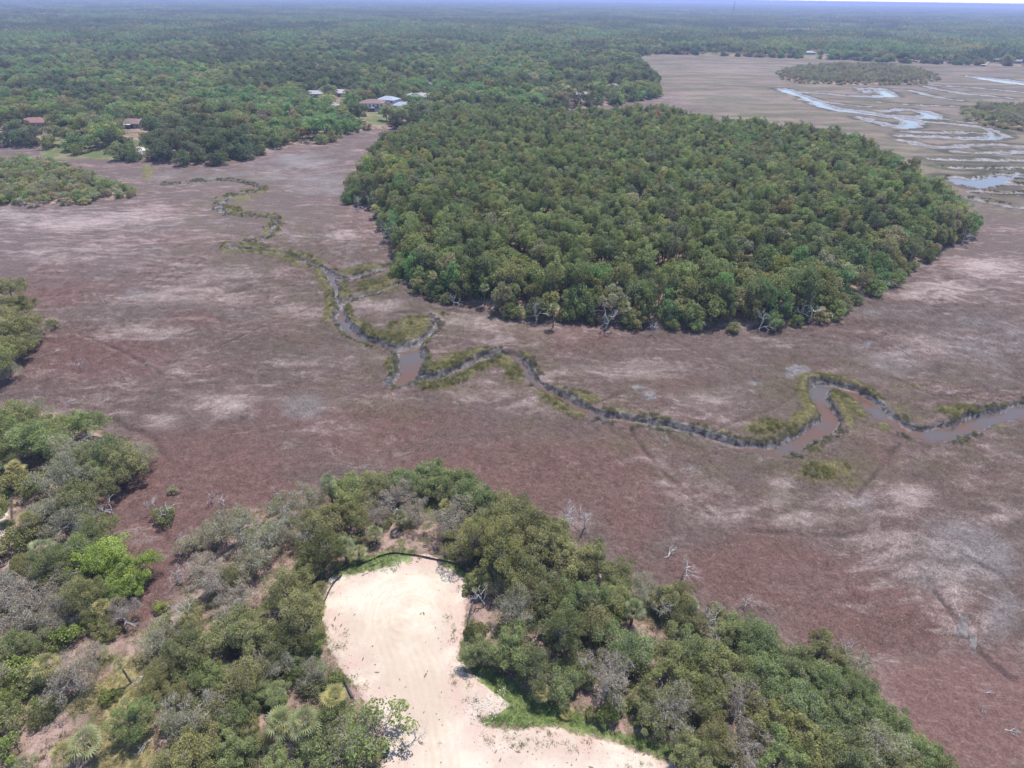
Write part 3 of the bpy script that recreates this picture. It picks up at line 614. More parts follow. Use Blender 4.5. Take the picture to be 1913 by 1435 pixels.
TINT = dict(O=(.096, .112, .044), G=(.084, .116, .044), L=(.115, .170, .034), Y=(.118, .130, .070), B=(.128, .125, .088), OD=(.052, .068, .024),
            PN=(.070, .096, .035), PY=(.096, .120, .042), PD=(.050, .071, .031), GR=(.105, .112, .075), F1=(.064, .092, .036), F2=(.088, .128, .040), F3=(.042, .060, .028), F4=(.070, .082, .045), RB=(.13, .060, .045), MG=(.060, .112, .040),
            PALM=(.060, .080, .032), PALMY=(.092, .100, .034), SH=(.090, .125, .035))
_rs = random.Random(7)
def tint_of(k, v=.10):
    c = TINT[k]; f = 1+_rs.uniform(-v, v); return (c[0]*f*(1+_rs.uniform(-v, v)*.6), c[1]*f, c[2]*f*(1+_rs.uniform(-v, v)))
TINT = {k: tuple(min(.6, c*f) for c, f in zip(v, (2.95, 2.45, 2.6))) for k, v in TINT.items()}
PLACED = {}
def put_tree(name, kind, x, y, scale, tint, label=None, cat='tree', group=None, z=None, sz=None, i=None, rz=None):
    k = K[kind][_rs.randrange(len(K[kind])) if i is None else i]
    zz = ground_z(x, y) if z is None else z
    e = empty(name, (x, y, zz-.1), _rs.uniform(0, 6.28) if rz is None else rz, (scale, scale, sz or scale*_rs.uniform(.9, 1.15)))
    c = link('crown', k.crown, e); c['tint'] = list(tint); link('trunk' if name != 'shrub' else 'stem', k.trunk, e)
    tag(e, label, cat, group); return e
def put_palm(size, x, y, s, label=None, group=None, yellow=False, rz=None, tilt=None):
    cr, tr, sk = PALMS[size][_rs.randrange(2)]; e = empty('palm_tree' if size != 'low' else 'palmetto', (x, y, ground_z(x, y)-.1), _rs.uniform(0, 6.28) if rz is None else rz, s)
    if tilt: e.rotation_euler = (tilt[0], tilt[1], e.rotation_euler[2])
    c = link('fan_crown', cr, e); c['tint'] = list(tint_of('PALMY' if yellow else 'PALM')); link('trunk', tr, e); link('dry_fronds', sk, e); tag(e, label, 'palm' if size != 'low' else 'palmetto', group); return e
def put_dead(ms, x, y, s, label=None, group=None, rz=None):
    o = link('dead_tree', ms[_rs.randrange(len(ms))]); o.location = (x, y, ground_z(x, y)-.1); o.rotation_euler = (0, 0, _rs.uniform(0, 6.28) if rz is None else rz); o.scale = (s, s, s)
    tag(o, label, 'dead tree', group); return o

# ------------------------------------------------------------------ houses, docks, mast
def roof_mat(name, a): return plain(name, a, tuple(v*.78 for v in a), .8, .85, .2, .4)
M['roof_brown'] = roof_mat('roof_brown', (0.20, 0.135, 0.12)); M['roof_red'] = roof_mat('roof_red', (0.23, 0.13, 0.115)); M['roof_grey'] = roof_mat('roof_grey', (0.33, 0.32, 0.34)); M['roof_blue'] = roof_mat('roof_blue', (0.31, 0.33, 0.385))
M['wall_white'] = plain('wall_white', (0.62, 0.61, 0.60), None, .5, .8, .2); M['wall_tan'] = plain('wall_tan', (0.45, 0.38, 0.30), None, .5, .8, .2); M['wall_blue'] = plain('wall_blue', (0.44, 0.48, 0.56), None, .5, .8, .2)
M['pane'] = plain('window_glass', (0.03, 0.04, 0.05), None, 1, .08, .8); M['screen'] = plain('screen_dark', (0.03, 0.03, 0.035), None, 1, .5, .4); M['paving'] = plain('pale_paving', (0.55, 0.50, 0.47), None, .6, .9, .2); M['dock_wood'] = plain('dock_wood', (0.52, 0.50, 0.48), None, 1, .9, .1)
def hip(mb, cx, cy, lx, ly, z, h, rz=0, eave=.6, ridge=.45):
    ca, sa = math.cos(rz), math.sin(rz); a, b = lx/2+eave, ly/2+eave; r = max(0, a-b*ridge*2)
    P = [(-a, -b, z), (a, -b, z), (a, b, z), (-a, b, z), (-r, 0, z+h), (r, 0, z+h), (-a, -b, z-.2), (a, -b, z-.2), (a, b, z-.2), (-a, b, z-.2)]
    mb.add([(cx+x*ca-y*sa, cy+x*sa+y*ca, q) for x, y, q in P], [(0, 1, 5, 4), (1, 2, 5), (2, 3, 4, 5), (3, 0, 4), (6, 7, 1, 0), (7, 8, 2, 1), (8, 9, 3, 2), (9, 6, 0, 3), (9, 8, 7, 6)])
def house(px, py, rz, lx, ly, wall, roof, label, storeys=1, wings=(), clear=15, strip=None, screen=False, chimney=False, zroof=5.0):
    """house whose roof is seen at photo position px, py"""
    p = at(px, py, zroof); e = empty('house', (p[0], p[1], 1.6), rz); hh = 3.0*storeys+.4
    tag(e, label, 'house'); w = MB(); r = MB()
    w.box((0, 0, hh/2), (lx, ly, hh)); hip(r, 0, 0, lx, ly, hh, 2.6, 0)
    for (wx, wy, wl, wd, wh) in wings: w.box((wx, wy, wh/2), (wl, wd, wh)); hip(r, wx, wy, wl, wd, wh+.01, 2.0, 0, .5, .5)
    w.build('wall', M[wall], e); ro = r.build('roof', M[roof], e)
    if chimney: c = MB(); c.box((lx*.2, ly*.1, hh+2.2), (1.0, .8, 2.6)); c.build('chimney', M['roof_red'], ro)
    for fl in range(storeys):
        for k in range(int(lx//3.5)):
            x = -lx/2+2.2+k*3.5
            if abs(x) < 1.6 and fl == 0: continue
            f = MB(); f.box((x, -ly/2-.05, 1.7+3*fl), (1.5, .1, 1.6)); fo = f.build('window', M['wall_white'], e); g = MB(); g.box((x, -ly/2-.115, 1.7+3*fl), (1.25, .03, 1.35)); g.build('pane', M['pane'], fo)
    d = MB(); d.box((0, -ly/2-.05, 1.15), (1.8, .1, 2.2)); d.build('door', M['screen'], e)
    if screen:
        s = MB(); s.box((0, -ly/2-1.6, 1.5), (6.0, 3.0, 3.0))
        for k in range(5): s.box((-2.9+k*1.45, -ly/2-3.14, 1.5), (.12, .06, 3.0), 0, 1)
        s.box((0, -ly/2-1.6, 3.06), (6.3, 3.3, .12), 0, 1); s.build('screen_porch', [M['screen'], M['wall_white']], e)
    HOUSES.append((p[0], p[1], clear)); 
    if strip: q = at(px, py+strip, 6); STRIPS.append(((p[0], p[1]), (q[0], q[1]), lx*.42))
    return e
def exec_houses():
    house(65, 226, .12, 21, 15, 'wall_tan', 'roof_red', 'house with reddish brown hip roof among trees at the upper left', 1, [(-12, -1, 7, 8, 3)], 12, 20)
    house(248, 228, -.03, 19, 14, 'wall_tan', 'roof_brown', 'brown-roofed house with a dark screened porch above the lawn', 1, [(4.5, 4, 6, 9, 3.6)], 10, 26, True)
    house(14, 237, .2, 6, 6, 'wall_white', 'roof_red', 'small white-walled house half hidden at the far left', 1, (), 7, 12)
    house(588, 174, .1, 22, 13, 'wall_tan', 'roof_grey', 'low grey-roofed house left of the group behind the marsh', 1, (), 13, 17)
    house(638, 172, -.1, 26, 17, 'wall_tan', 'roof_grey', 'grey gabled house second from left in the group', 1, [(-5, 2, 7, 12, 3.4)], 14, 18)
    house(628, 199, -.5, 12, 11, 'wall_white', 'roof_grey', 'small grey roof peeking out of trees below the grey gabled house', 1, (), 7, 10)
    house(696, 193, .05, 21, 17, 'wall_white', 'roof_brown', 'brown-roofed white house with a screened pool porch', 2, [(7, -7, 12, 6, 2.6)], 15, 30, True, True, 7)
    house(726, 187, -.35, 18, 14, 'wall_blue', 'roof_blue', 'pale blue two-storey house right of the brown roof', 2, (), 13, 20, False, False, 7)
    house(751, 196, -.25, 16, 12, 'wall_blue', 'roof_blue', 'lower pale blue roof at the right end of the blue house', 1, (), 13, 18)
    house(784, 179, .1, 30, 16, 'wall_tan', 'roof_grey', 'long grey roof in front of trees right of the driveway', 1, [(8, 4, 7, 12, 3.2)], 16, 18)
    house(806, 158, .1, 12, 9, 'wall_tan', 'roof_grey', 'small far roof behind the long grey roof', 1, (), 9, 9)
    house(1083, 176, 0, 24, 11, 'wall_white', 'roof_grey', 'grey and white house behind the green wood', 1, [(-6, -3, 7, 7, 3)], 12, 5)
    house(1146, 161, .3, 16, 11, 'wall_white', 'roof_grey', 'white gabled house among trees near the marsh corner', 1, (), 13, 9)
    house(972, 52, 0, 34, 18, 'wall_white', 'roof_grey', 'lone pale roof far off in the forest', 1, (), 34, 3)
    house(774, 70, 0, 20, 12, 'wall_white', 'roof_blue', 'tiny pale house in the far forest left of centre', 1, (), 26, 3)
    house(1510, 98, 0, 26, 12, 'wall_blue', 'roof_blue', 'grey-blue house on the far shore of the marsh', 1, (), 26, 10)
    house(1543, 96, 0, 18, 10, 'wall_white', 'roof_grey', 'pale roof on the far shore right of the grey-blue house', 1, (), 22, 10)
    house(1748, 103, .3, 15, 10, 'wall_white', 'roof_grey', 'white house in trees on the far shore', 1, (), 16, 8)
    house(1855, 111, 0, 28, 12, 'wall_tan', 'roof_grey', 'wide house on the far shore behind the diagonal dock', 1, (), 22, 9)
    house(1902, 114, 0, 26, 10, 'wall_white', 'roof_grey', 'low white house at the right end of the far shore', 1, (), 18, 6)
    # driveway and yards
    def slab(name, pts, z=1.75):
        P = atl(pts, z); mb = MB(); n_ = len(P); mb.add([(x, y, z) for x, y in P]+[(x, y, z-.6) for x, y in P], [tuple(range(n_))]+[(i, (i+1) % n_+0, (i+1) % n_+n_, i+n_) for i in range(n_)]); tag(mb.build(name, M['paving']), kind='structure')
    slab('driveway', [(694, 172), (696, 163), (712, 164), (735, 168), (746, 172), (748, 180), (734, 182), (728, 175), (710, 172)]); STRIPS.append((tuple(at(700, 168)[:2]), tuple(at(745, 178)[:2]), 9))
    slab('boat_ramp', [(215, 291), (222, 288), (248, 285), (254, 275), (268, 275), (277, 288), (250, 291), (225, 294)], 1.9)
    STRIPS.append((tuple(at(215, 292)[:2]), tuple(at(275, 284)[:2]), 4)); STRIPS.append((tuple(at(120, 262)[:2]), tuple(at(235, 262)[:2]), 3))
    slab('road', [(10, 172), (34, 180), (36, 184), (8, 176)], 1.8); STRIPS.append((tuple(at(10, 174)[:2]), tuple(at(36, 184)[:2]), 7))
    def dock(pts, label, w=2.2, head=True):
        P = atl(pts, 2.0); e = empty('dock', (P[0][0], P[0][1], 0)); d = MB(); x0, y0 = P[0]
        for a, b in zip(P[:-1], P[1:]):
            L = math.hypot(b[0]-a[0], b[1]-a[1]); an = math.atan2(b[1]-a[1], b[0]-a[0]); d.box(((a[0]+b[0])/2-x0, (a[1]+b[1])/2-y0, 2.0), (L, w, .25), an)
        d.build('deck', M['dock_wood'], e)
        for a, b in zip(P[:-1], P[1:]):
            L = math.hypot(b[0]-a[0], b[1]-a[1]); k = 0
            while k < L:
                t = k/L; s = MB(); s.tube([(a[0]+(b[0]-a[0])*t-x0, a[1]+(b[1]-a[1])*t-y0, -.8), (a[0]+(b[0]-a[0])*t-x0, a[1]+(b[1]-a[1])*t-y0, 2.9)], .18, 5); s.build('post', M['dock_wood'], e); k += 16
        if head: h = MB(); h.box((P[-1][0]-x0, P[-1][1]-y0, 2.05), (9, 9, .3)); h.build('dock_head', M['dock_wood'], e)
        tag(e, label, 'dock')
    dock([(1565, 103), (1590, 109)], 'long white dock reaching from the far shore left of the islet'); dock([(1624, 105), (1640, 110)], 'white dock on the far shore behind the islet'); dock([(1695, 109), (1716, 115)], 'white dock ending right behind the islet')
    dock([(1760, 112), (1763, 117)], 'short dock with a small head on the far shore'); dock([(1848, 115), (1838, 121)], 'diagonal bright dock at the right of the far shore', 4)
    # lattice mast far off
    p = at(1366, 41, 0); mb = MB(); H = 84.0
    for k in range(3):
        a = k*2.094; mb.tube([(2.2*math.cos(a), 2.2*math.sin(a), 0), (.8*math.cos(a), .8*math.sin(a), H)], .28, 4)
    for k in range(20):
        z0 = k*H/20; z1 = (k+1)*H/20; r0 = 2.2-1.4*z0/H; r1 = 2.2-1.4*z1/H
        for q in range(3): a = q*2.094; b = (q+1)*2.094; mb.tube([(r0*math.cos(a), r0*math.sin(a), z0), (r1*math.cos(b), r1*math.sin(b), z1)], .16, 3)
    for z in (62, 74, 80): mb.box((0, 0, z), (4, 4, 1.6), .4)
    o = mb.build('radio_mast', plain('mast_metal', (.10, .09, .10), None, 1, .5, .4), loc=(p[0], p[1], 0)); tag(o, 'thin dark radio mast rising from the far forest near the horizon', 'mast')

# ------------------------------------------------------------------ foreground wood: (photo x, y, crown radius in photo pixels, kind)
FORE = """20 770 35 O;60 758 28 Y;100 790 36 G;150 785 30 G;62 815 40 G;22 822 35 O;130 832 36 G;182 832 36 G;226 852 38 O;252 838 28 Y;112 805 26 B;165 868 30 G;110 880 42 Y;146 915 42 O;90 935 40 Y;132 962 42 Y;175 985 30 OC;150 1000 26 G;
20 900 26 SO;62 905 24 SG;30 1010 26 SO;85 1052 36 ODC;180 1035 42 L;232 1045 38 L;200 1085 32 L;245 1075 22 L;146 1020 36 G;110 1070 34 OD;50 1050 28 O;
15 1105 46 B;62 1100 46 B;104 1122 36 B;30 1150 42 B;88 1158 32 B;150 1108 34 OC;218 1128 28 B;172 1150 24 O;130 1150 22 Y;28 1198 32 G;122 1188 24 SG;132 1262 44 GB;168 1215 24 GB;60 1265 26 SO;245 1335 38 GD;
350 995 26 Y;405 985 30 Y;440 975 42 Y;486 1000 44 Y;470 1040 36 Y;530 940 36 Y;575 920 34 Y;648 908 36 G;700 900 34 O;742 888 34 G;790 872 34 G;832 888 38 G;872 905 40 G;905 928 36 G;600 965 38 O;560 990 32 Y;650 955 34 O;600 1020 34 ODC;575 1050 28 O;
700 955 26 B;745 920 30 GB;772 950 26 B;842 958 44 GB;880 1000 40 OC;930 965 46 O;985 965 42 O;1035 985 34 O;1005 1012 44 O;935 1022 44 OC;970 1062 42 O;1065 1030 42 O;1112 1045 36 O;1025 1100 44 O;1082 1112 40 G;1160 1062 30 O;1205 1092 34 Y;1150 1108 32 O;1252 1112 32 O;
1290 1145 30 O;965 1135 38 Y;905 1075 28 O;930 1090 26 Y;1045 1170 44 ODC;955 1205 38 G;1000 1235 40 G;1105 1160 38 O;1175 1205 46 G;1060 1262 34 G;900 1215 30 G;1135 1255 46 B;1255 1255 46 O;1300 1210 40 G;1382 1170 34 G;1425 1192 40 G;1352 1232 46 O;1432 1252 44 G;
1485 1232 38 G;1542 1212 38 O;1592 1222 36 Y;1552 1272 40 G;1490 1300 44 G;1608 1275 30 G;1572 1332 42 G;1642 1322 34 G;1682 1355 38 G;1725 1402 38 G;1652 1392 44 Y;1592 1402 44 G;1520 1372 44 O;1440 1332 40 O;1382 1302 42 GB;1322 1292 40 O;1262 1325 46 Y;1400 1382 48 GB;
1338 1370 42 O;1460 1412 44 G;1290 1402 36 O;1215 1320 34 O;1770 1440 38 G;1700 1445 40 O;1530 1440 40 O;
395 1078 34 B;372 1050 28 B;438 1112 36 B;420 1075 26 O;530 1098 42 OC;562 1142 40 OC;532 1190 40 OD;432 1172 44 O;478 1192 40 O;352 1202 36 O;292 1190 34 Y;350 1160 26 O;505 1240 32 Y;402 1272 36 G;452 1272 40 O;585 1255 28 Y;312 1232 28 O;285 1262 26 O;
345 1335 52 Y;360 1392 46 O;395 1345 34 GB;440 1328 34 G;430 1395 34 G;612 1345 36 G;645 1385 42 Y;590 1400 44 G;560 1390 26 GB;510 1292 28 G;550 1235 24 G;330 1290 26 O;300 1440 34 O;470 1370 26 O;
15 560 34 O;30 598 34 O;8 636 32 O;38 632 20 O;-10 590 40 O;5 682 22 Y;10 528 26 O;62 610 20 B;92 600 12 SO;-20 650 40 O;-40 1250 44 Y;-60 1100 48 B;-50 960 44 O;-60 860 46 G;-50 790 44 G;20 1250 28 SG;15 1340 26 SO;5 1400 26 SG;205 1300 16 SG;70 1340 18 SO;
300 950 20 SO;318 905 10 SY;355 1000 16 SY;1850 1480 40 G;1800 1520 44 O;1620 1470 44 G;520 1440 34 G;620 1450 30 G"""
FORE = [(float(a[0]), float(a[1]), float(a[2]), a[3]) for a in (t.split() for t in FORE.replace('\n', '').split(';'))]
def zone(x, y):
    if x < 90 and y < 720: return 'on the left-edge marsh point'
    if x < 300 and y < 1000: return 'in the left-edge wood'
    if x < 300 and y < 1180: return 'left of the marsh inlet'
    if x < 330: return 'by the dry grass clearing'
    if x < 640 and y < 1065: return 'between marsh and upper left sand'
    if x < 890 and y < 1065: return 'beyond the turnaround head'
    if x < 900: return 'left of the sand track'
    if x < 1230 and y < 1180: return 'right of the sand turnaround'
    if x < 1230: return 'above the green grass bank'
    if x < 1480: return 'in the lower right wood'
    return 'in the lower right corner'
SPEC = dict(O=('oak', 'O', 'olive green tree'), G=('oak', 'G', 'fresh green tree'), L=('oak', 'L', 'bright lime green tree'), Y=('grey_oak', 'Y', 'silvery green oak'), B=('grey_oak', 'B', 'grey half-bare oak'), OC=('cedar', 'O', 'olive upright cedar'),
            OD=('oak', 'OD', 'dark green tree'), ODC=('cedar', 'OD', 'dark upright cedar'), GD=('cedar', 'G', 'round dense green tree'), GB=('grey_oak', 'B', 'twiggy grey-green oak'), SO=('shrub', 'O', 'low olive shrub'), SG=('shrub', 'SH', 'low green shrub'), SY=('shrub', 'Y', 'small pale shrub'))
ORD = ['first', 'second', 'third', 'fourth', 'fifth', 'sixth', 'seventh', 'eighth', 'ninth', 'tenth', 'eleventh', 'twelfth', 'thirteenth', 'fourteenth', 'fifteenth', 'sixteenth', 'seventeenth', 'eighteenth', 'nineteenth', 'twentieth']
_items = []
for px, py, rp, kd in FORE:
    if kd in ('O', 'G') and _rs.random() < .04: kd = _rs.choice(['Y', 'Y', 'GB'])
    if kd == 'G' and _rs.random() < .2: kd = 'L' if px > 1300 and _rs.random() < .3 else 'G'
    kind, tk, what = SPEC[kd]
    base = {'oak': 4.0, 'grey_oak': 4.0, 'cedar': 3.0, 'shrub': 1.5}[kind]
    zc = 4.0
    for _ in range(3):
        p = at(px, py, zc); r = rp*1.12*proj(p)[2]/FPX; s = r/base; zc = {'oak': 4.6, 'grey_oak': 4.4, 'cedar': 4.5, 'shrub': 1.2}[kind]*s + (1.5 if py > 740 else .8)
    _items.append([px, py, p, s, kind, tk, what])
_zone = {}
for it in _items: _zone.setdefault((zone(it[0], it[1]), it[6]), []).append(it)
for (zn, what), L in _zone.items():
    vis = sorted(L, key=lambda t: t[0])
    for it in L:
        if it in vis and len(vis) > 1:
            k = vis.index(it); lab = '%s %s from the left %s' % (ORD[min(k, 19)], what, zn); g = '%ss %s' % (what, zn)
        else: lab = '%s %s' % (what, zn); g = None
        nm = {'oak': 'broadleaf_tree', 'grey_oak': 'oak_tree', 'cedar': 'cedar_tree', 'shrub': 'shrub'}[it[4]]
        put_tree(nm, it[4], it[2][0], it[2][1], it[3], tint_of(it[5]), lab, 'shrub' if it[4] == 'shrub' else 'tree', g)
def ground_at(px, py, z=1.6): p = at(px, py, z); return p[0], p[1]
# the thin tree hanging over the sand track
x, y = ground_at(700, 1398); put_tree('oak_tree', 'open_oak', x, y, 1.12, TINT['F2'], 'open spreading tree reaching over the left side of the sand track', 'tree', i=0, rz=1.0)
# palms: crown position in the photo, size
PALMLIST = [('tall', 610, 887, 1.05, 'tall slim palm standing above the trees at the marsh edge', 0), ('mid', 640, 1010, 1.25, 'palm beside the silt fence left of the turnaround head', 0), ('mid', 665, 1018, .95, 'smaller palm just right of another palm by the silt fence', 0),
            ('low', 598, 1095, 1.3, 'yellow-green palmetto hanging over the left silt fence', 1), ('low', 588, 1135, 1.2, 'yellow-green palmetto below another on the left silt fence', 1), ('mid', 20, 862, 1.2, 'palm at the left edge above the dirt clearing', 1),
            ('mid', 45, 962, 1.2, 'bright palm beside the white sand patch at the left edge', 1), ('mid', 68, 1008, 1.35, 'large palm right of the white sand patch at the left edge', 0), ('mid', 80, 1232, 1.35, 'broad palm at the lower left left of a twiggy oak', 1), ('low', 95, 1308, 1.2, 'palmetto beside the thin bare pole at the lower left', 0),
            ('mid', 140, 1378, 1.4, 'large palm right of the thin pole in the lower left corner', 0), ('mid', 112, 1400, 1.1, 'smaller palm left of a large one in the lower left corner', 1), ('mid', 520, 1338, 1.4, 'left of the two big palms left of the sand track', 0), ('mid', 566, 1338, 1.4, 'right of the two big palms left of the sand track', 0),
            ('low', 482, 1408, 1.6, 'wide palmetto at the bottom edge left of the sand track', 0), ('low', 455, 1422, 1.2, 'lower palmetto beside a wide one at the bottom edge', 0), ('mid', 622, 1292, 1.2, 'palm at the left edge of the sand track', 1), ('low', 545, 1210, 1.1, 'palmetto in the thicket left of the white sand', 0),
            ('low', 935, 1172, 1.1, 'palmetto just right of the turnaround silt fence', 0), ('mid', 1186, 1130, 1.15, 'round-headed palm in the wood with bare trunks left of it', 0), ('mid', 1012, 1278, .9, 'small palm above the green bank right of the sand track', 1), ('low', 1075, 1065, 1.0, 'palmetto among olive trees right of the turnaround', 0),
            ('mid', 985, 958, 1.0, 'palm head showing among olive trees behind the turnaround', 0), ('mid', 745, 958, 1.0, 'palm among grey twiggy trees behind the turnaround', 0), ('low', 770, 968, 1.1, 'palmetto on the pink ground behind the silt fence', 1), ('mid', 1292, 1105, 1.0, 'palm at the marsh edge beside grey dead branches', 0),
            ('low', 1300, 1385, 1.3, 'palmetto at the bottom of the lower right wood', 1), ('mid', 105, 838, 1.1, 'palm head among green trees by the marsh at the left', 0), ('tall', 32, 585, .8, 'slim palm on the wooded point at the left edge', 1), ('tall', 58, 575, .75, 'leaning bare-trunked palm by the point at the left edge', 1),
            ('low', 1060, 1330, .9, 'palmetto low on the green bank right of the track', 1), ('mid', 700, 985, 1.0, 'palm in the grey trees above the silt fence', 0), ('low', 1130, 1200, 1.1, 'palmetto between the twiggy grey tree and green tree right of track', 0), ('mid', 1365, 1265, 1.1, 'palm head in the middle of the lower right wood', 0), ('mid', 1450, 1290, .9, 'small palm head among olive trees at lower right', 1), ('mid', 180, 1120, 1.0, 'palm between grey oaks left of the inlet', 1), ('low', 410, 1150, 1.1, 'palmetto among grey oaks left of the turnaround', 0), ('mid', 835, 935, .95, 'palm in front of the bare grey tree behind the turnaround', 1), ('low', 40, 1425, 1.2, 'palmetto in the bottom left corner', 0), ('mid', 505, 975, 1.1, 'palm head on the left of the silvery oak group by the marsh', 0)]
hz = {'tall': 7.0, 'mid': 3.4, 'low': .8}
for size, px, py, s, lab, yel in PALMLIST:
    p = at(px, py, hz[size]*s*1.25+1.8); put_palm(size, p[0], p[1], s*1.05, lab, None, yel)
x, y = ground_at(246, 1276); put_palm('tall', x, y, .72, 'lone thin palm with sparse yellow head in the dry grass clearing', None, True, rz=0, tilt=(0, -.12))
# dead trees and snags: base position in the photo
DL = [('D', 150, 690, 1.0, 'dead sapling standing in the marsh near the left point'), ('D', 215, 962, 1.15, 'low bare white tree in the marsh left of the inlet'), ('D', 292, 955, .9, 'bare bush in the marsh left of an olive shrub'), ('D', 320, 975, 1.1, 'pale bare tree right of an olive shrub in the marsh'),
      ('D', 420, 945, .9, 'thin forked dead sapling in the marsh above the silvery oaks'), ('D', 395, 938, .7, 'small grey snag beside a forked sapling in the marsh'), ('D', 330, 1090, 1.15, 'bleached dead bush at the right side of the marsh inlet'), ('DB', 372, 1180, .95, 'large dead tree with long bare limbs below the marsh inlet'),
      ('D', 235, 1180, 1.1, 'tangle of bare branches at the foot of the marsh inlet'), ('D', 345, 1035, 1.1, 'grey bare crown above the bleached bush by the inlet'), ('D', 512, 930, .7, 'thin dead tree sticking up left of the tall palm'), ('DB', 1052, 985, 1.0, 'big bare grey tree at the marsh edge behind the wood'),
      ('D', 1095, 985, 1.3, 'dead tree leaning over the marsh right of a bigger bare one'), ('DB', 742, 965, .8, 'bare grey tree in the gap behind the turnaround'), ('D', 1272, 1082, 1.3, 'dead tree in the marsh edge with a fallen limb'), ('DB', 1335, 1195, .95, 'gnarled bleached tree at the marsh edge of the lower right wood'),
      ('D', 1242, 1165, 1.3, 'upright feathery dead tree in the right wood'), ('D', 905, 1140, 1.2, 'bare branches over the right end of the silt fence'), ('D', 1392, 1135, .8, 'small dead snag at the marsh edge right of the gnarled tree'), ('DB', 1590, 1225, .6, 'crooked bare limb above the marsh edge trees'),
      ('D', 195, 565, 1.0, 'leaning grey snag right of the point at the left'), ('D', 55, 640, 1.1, 'bare bush beside the wooded point at left'), ('D', 30, 680, 1.0, 'bare grey shrub below the wooded point'), ('DB', 125, 1300, .7, 'dead grey tree inside the twiggy oak at lower left'), ('D', 160, 560, .6, 'small dead bush out in the marsh beyond the point'),
      ('D', 780, 1388, .8, 'bare twiggy branch lying over the edge of the sand track'), ('D', 1835, 1325, .35, 'tiny white snag in the red marsh at lower right'), ('D', 1180, 365+20, .01, None)]
for k, px, py, s, lab in DL:
    if lab is None: continue
    x, y = ground_at(px, py, .3); put_dead(DEADBIG if k == 'DB' else DEAD, x, y, s, lab)
for px, py, s, lab, rz in [(1242, 1040, 1.2, 'fallen white trunk on the marsh right of the wood', .6), (120, 752, 1.0, 'fallen grey branch at the marsh edge by the left wood', .2), (265, 678, .8, 'small fallen branch on the marsh by a dark rill', 0), (1285, 610, .9, 'white fallen branch below the pine wood', .9), (290, 1390, 1.0, 'fallen log in the dry grass clearing', -2.2),
                           (283, 1265, 1.1, 'thin white log lying on the dry grass beside the lone palm', -2.3), (815, 1400, .35, 'short white stick on the sand track', -.4), (1840, 1290, .5, 'white driftwood on the red marsh near the bare rill', -.3), (1880, 1360, .7, 'long thin driftwood on the red marsh at lower right', -.6), (95, 660, .9, 'pale fallen limbs beside the left point', 0.5)]:
    x, y = ground_at(px, py, .3); o = put_dead(DEADLOW, x, y, s, lab, None, rz); o.name = 'fallen_branch'; o['category'] = 'branch'

# low shrubs of the under-storey: things one can count, placed between the crowns
_n = 0; _sg = random.Random(21); UND = {}
def inside(poly, x, y): return float(poly_sdf(poly, np.array([x]), np.array([y]))[0])
for _ in range(900):
    px = _sg.uniform(0, 1800); py = _sg.uniform(900, 1434); x, y = ground_at(px, py)
    if inside(UPLAND[0], x, y) < 1.5 or inside(SAND, x, y) > -1.0 or inside(SAND_EDGE, x, y) > -.5 or inside(MEADOW, x, y) > -1: continue
    if 650 < px < 860 and 985 < py < 1060: continue
    if any(inside(g, x, y) > 0 for g in GRASS): continue
    _k = _sg.choice(['O', 'G', 'SH', 'Y', 'OD']); e = put_tree('shrub', 'shrub', x, y, _sg.uniform(.6, 1.35), tint_of(_k), None, 'shrub', 'low shrubs between the foreground trees'); _n += 1
    UND.setdefault('%s understorey shrub from the left %s' % ({'O': 'olive', 'G': 'green', 'SH': 'light green', 'Y': 'silvery', 'OD': 'dark'}[_k], zone(px, py)), []).append((px, e))
    if _n >= 130: break

for lab, L in UND.items():
    L.sort(key=lambda t: t[0])
    for k, (px, e) in enumerate(L): e['label'] = ('%s %s' % (ORD[min(k, 19)], lab)) if len(L) > 1 else lab.replace(' from the left', '')

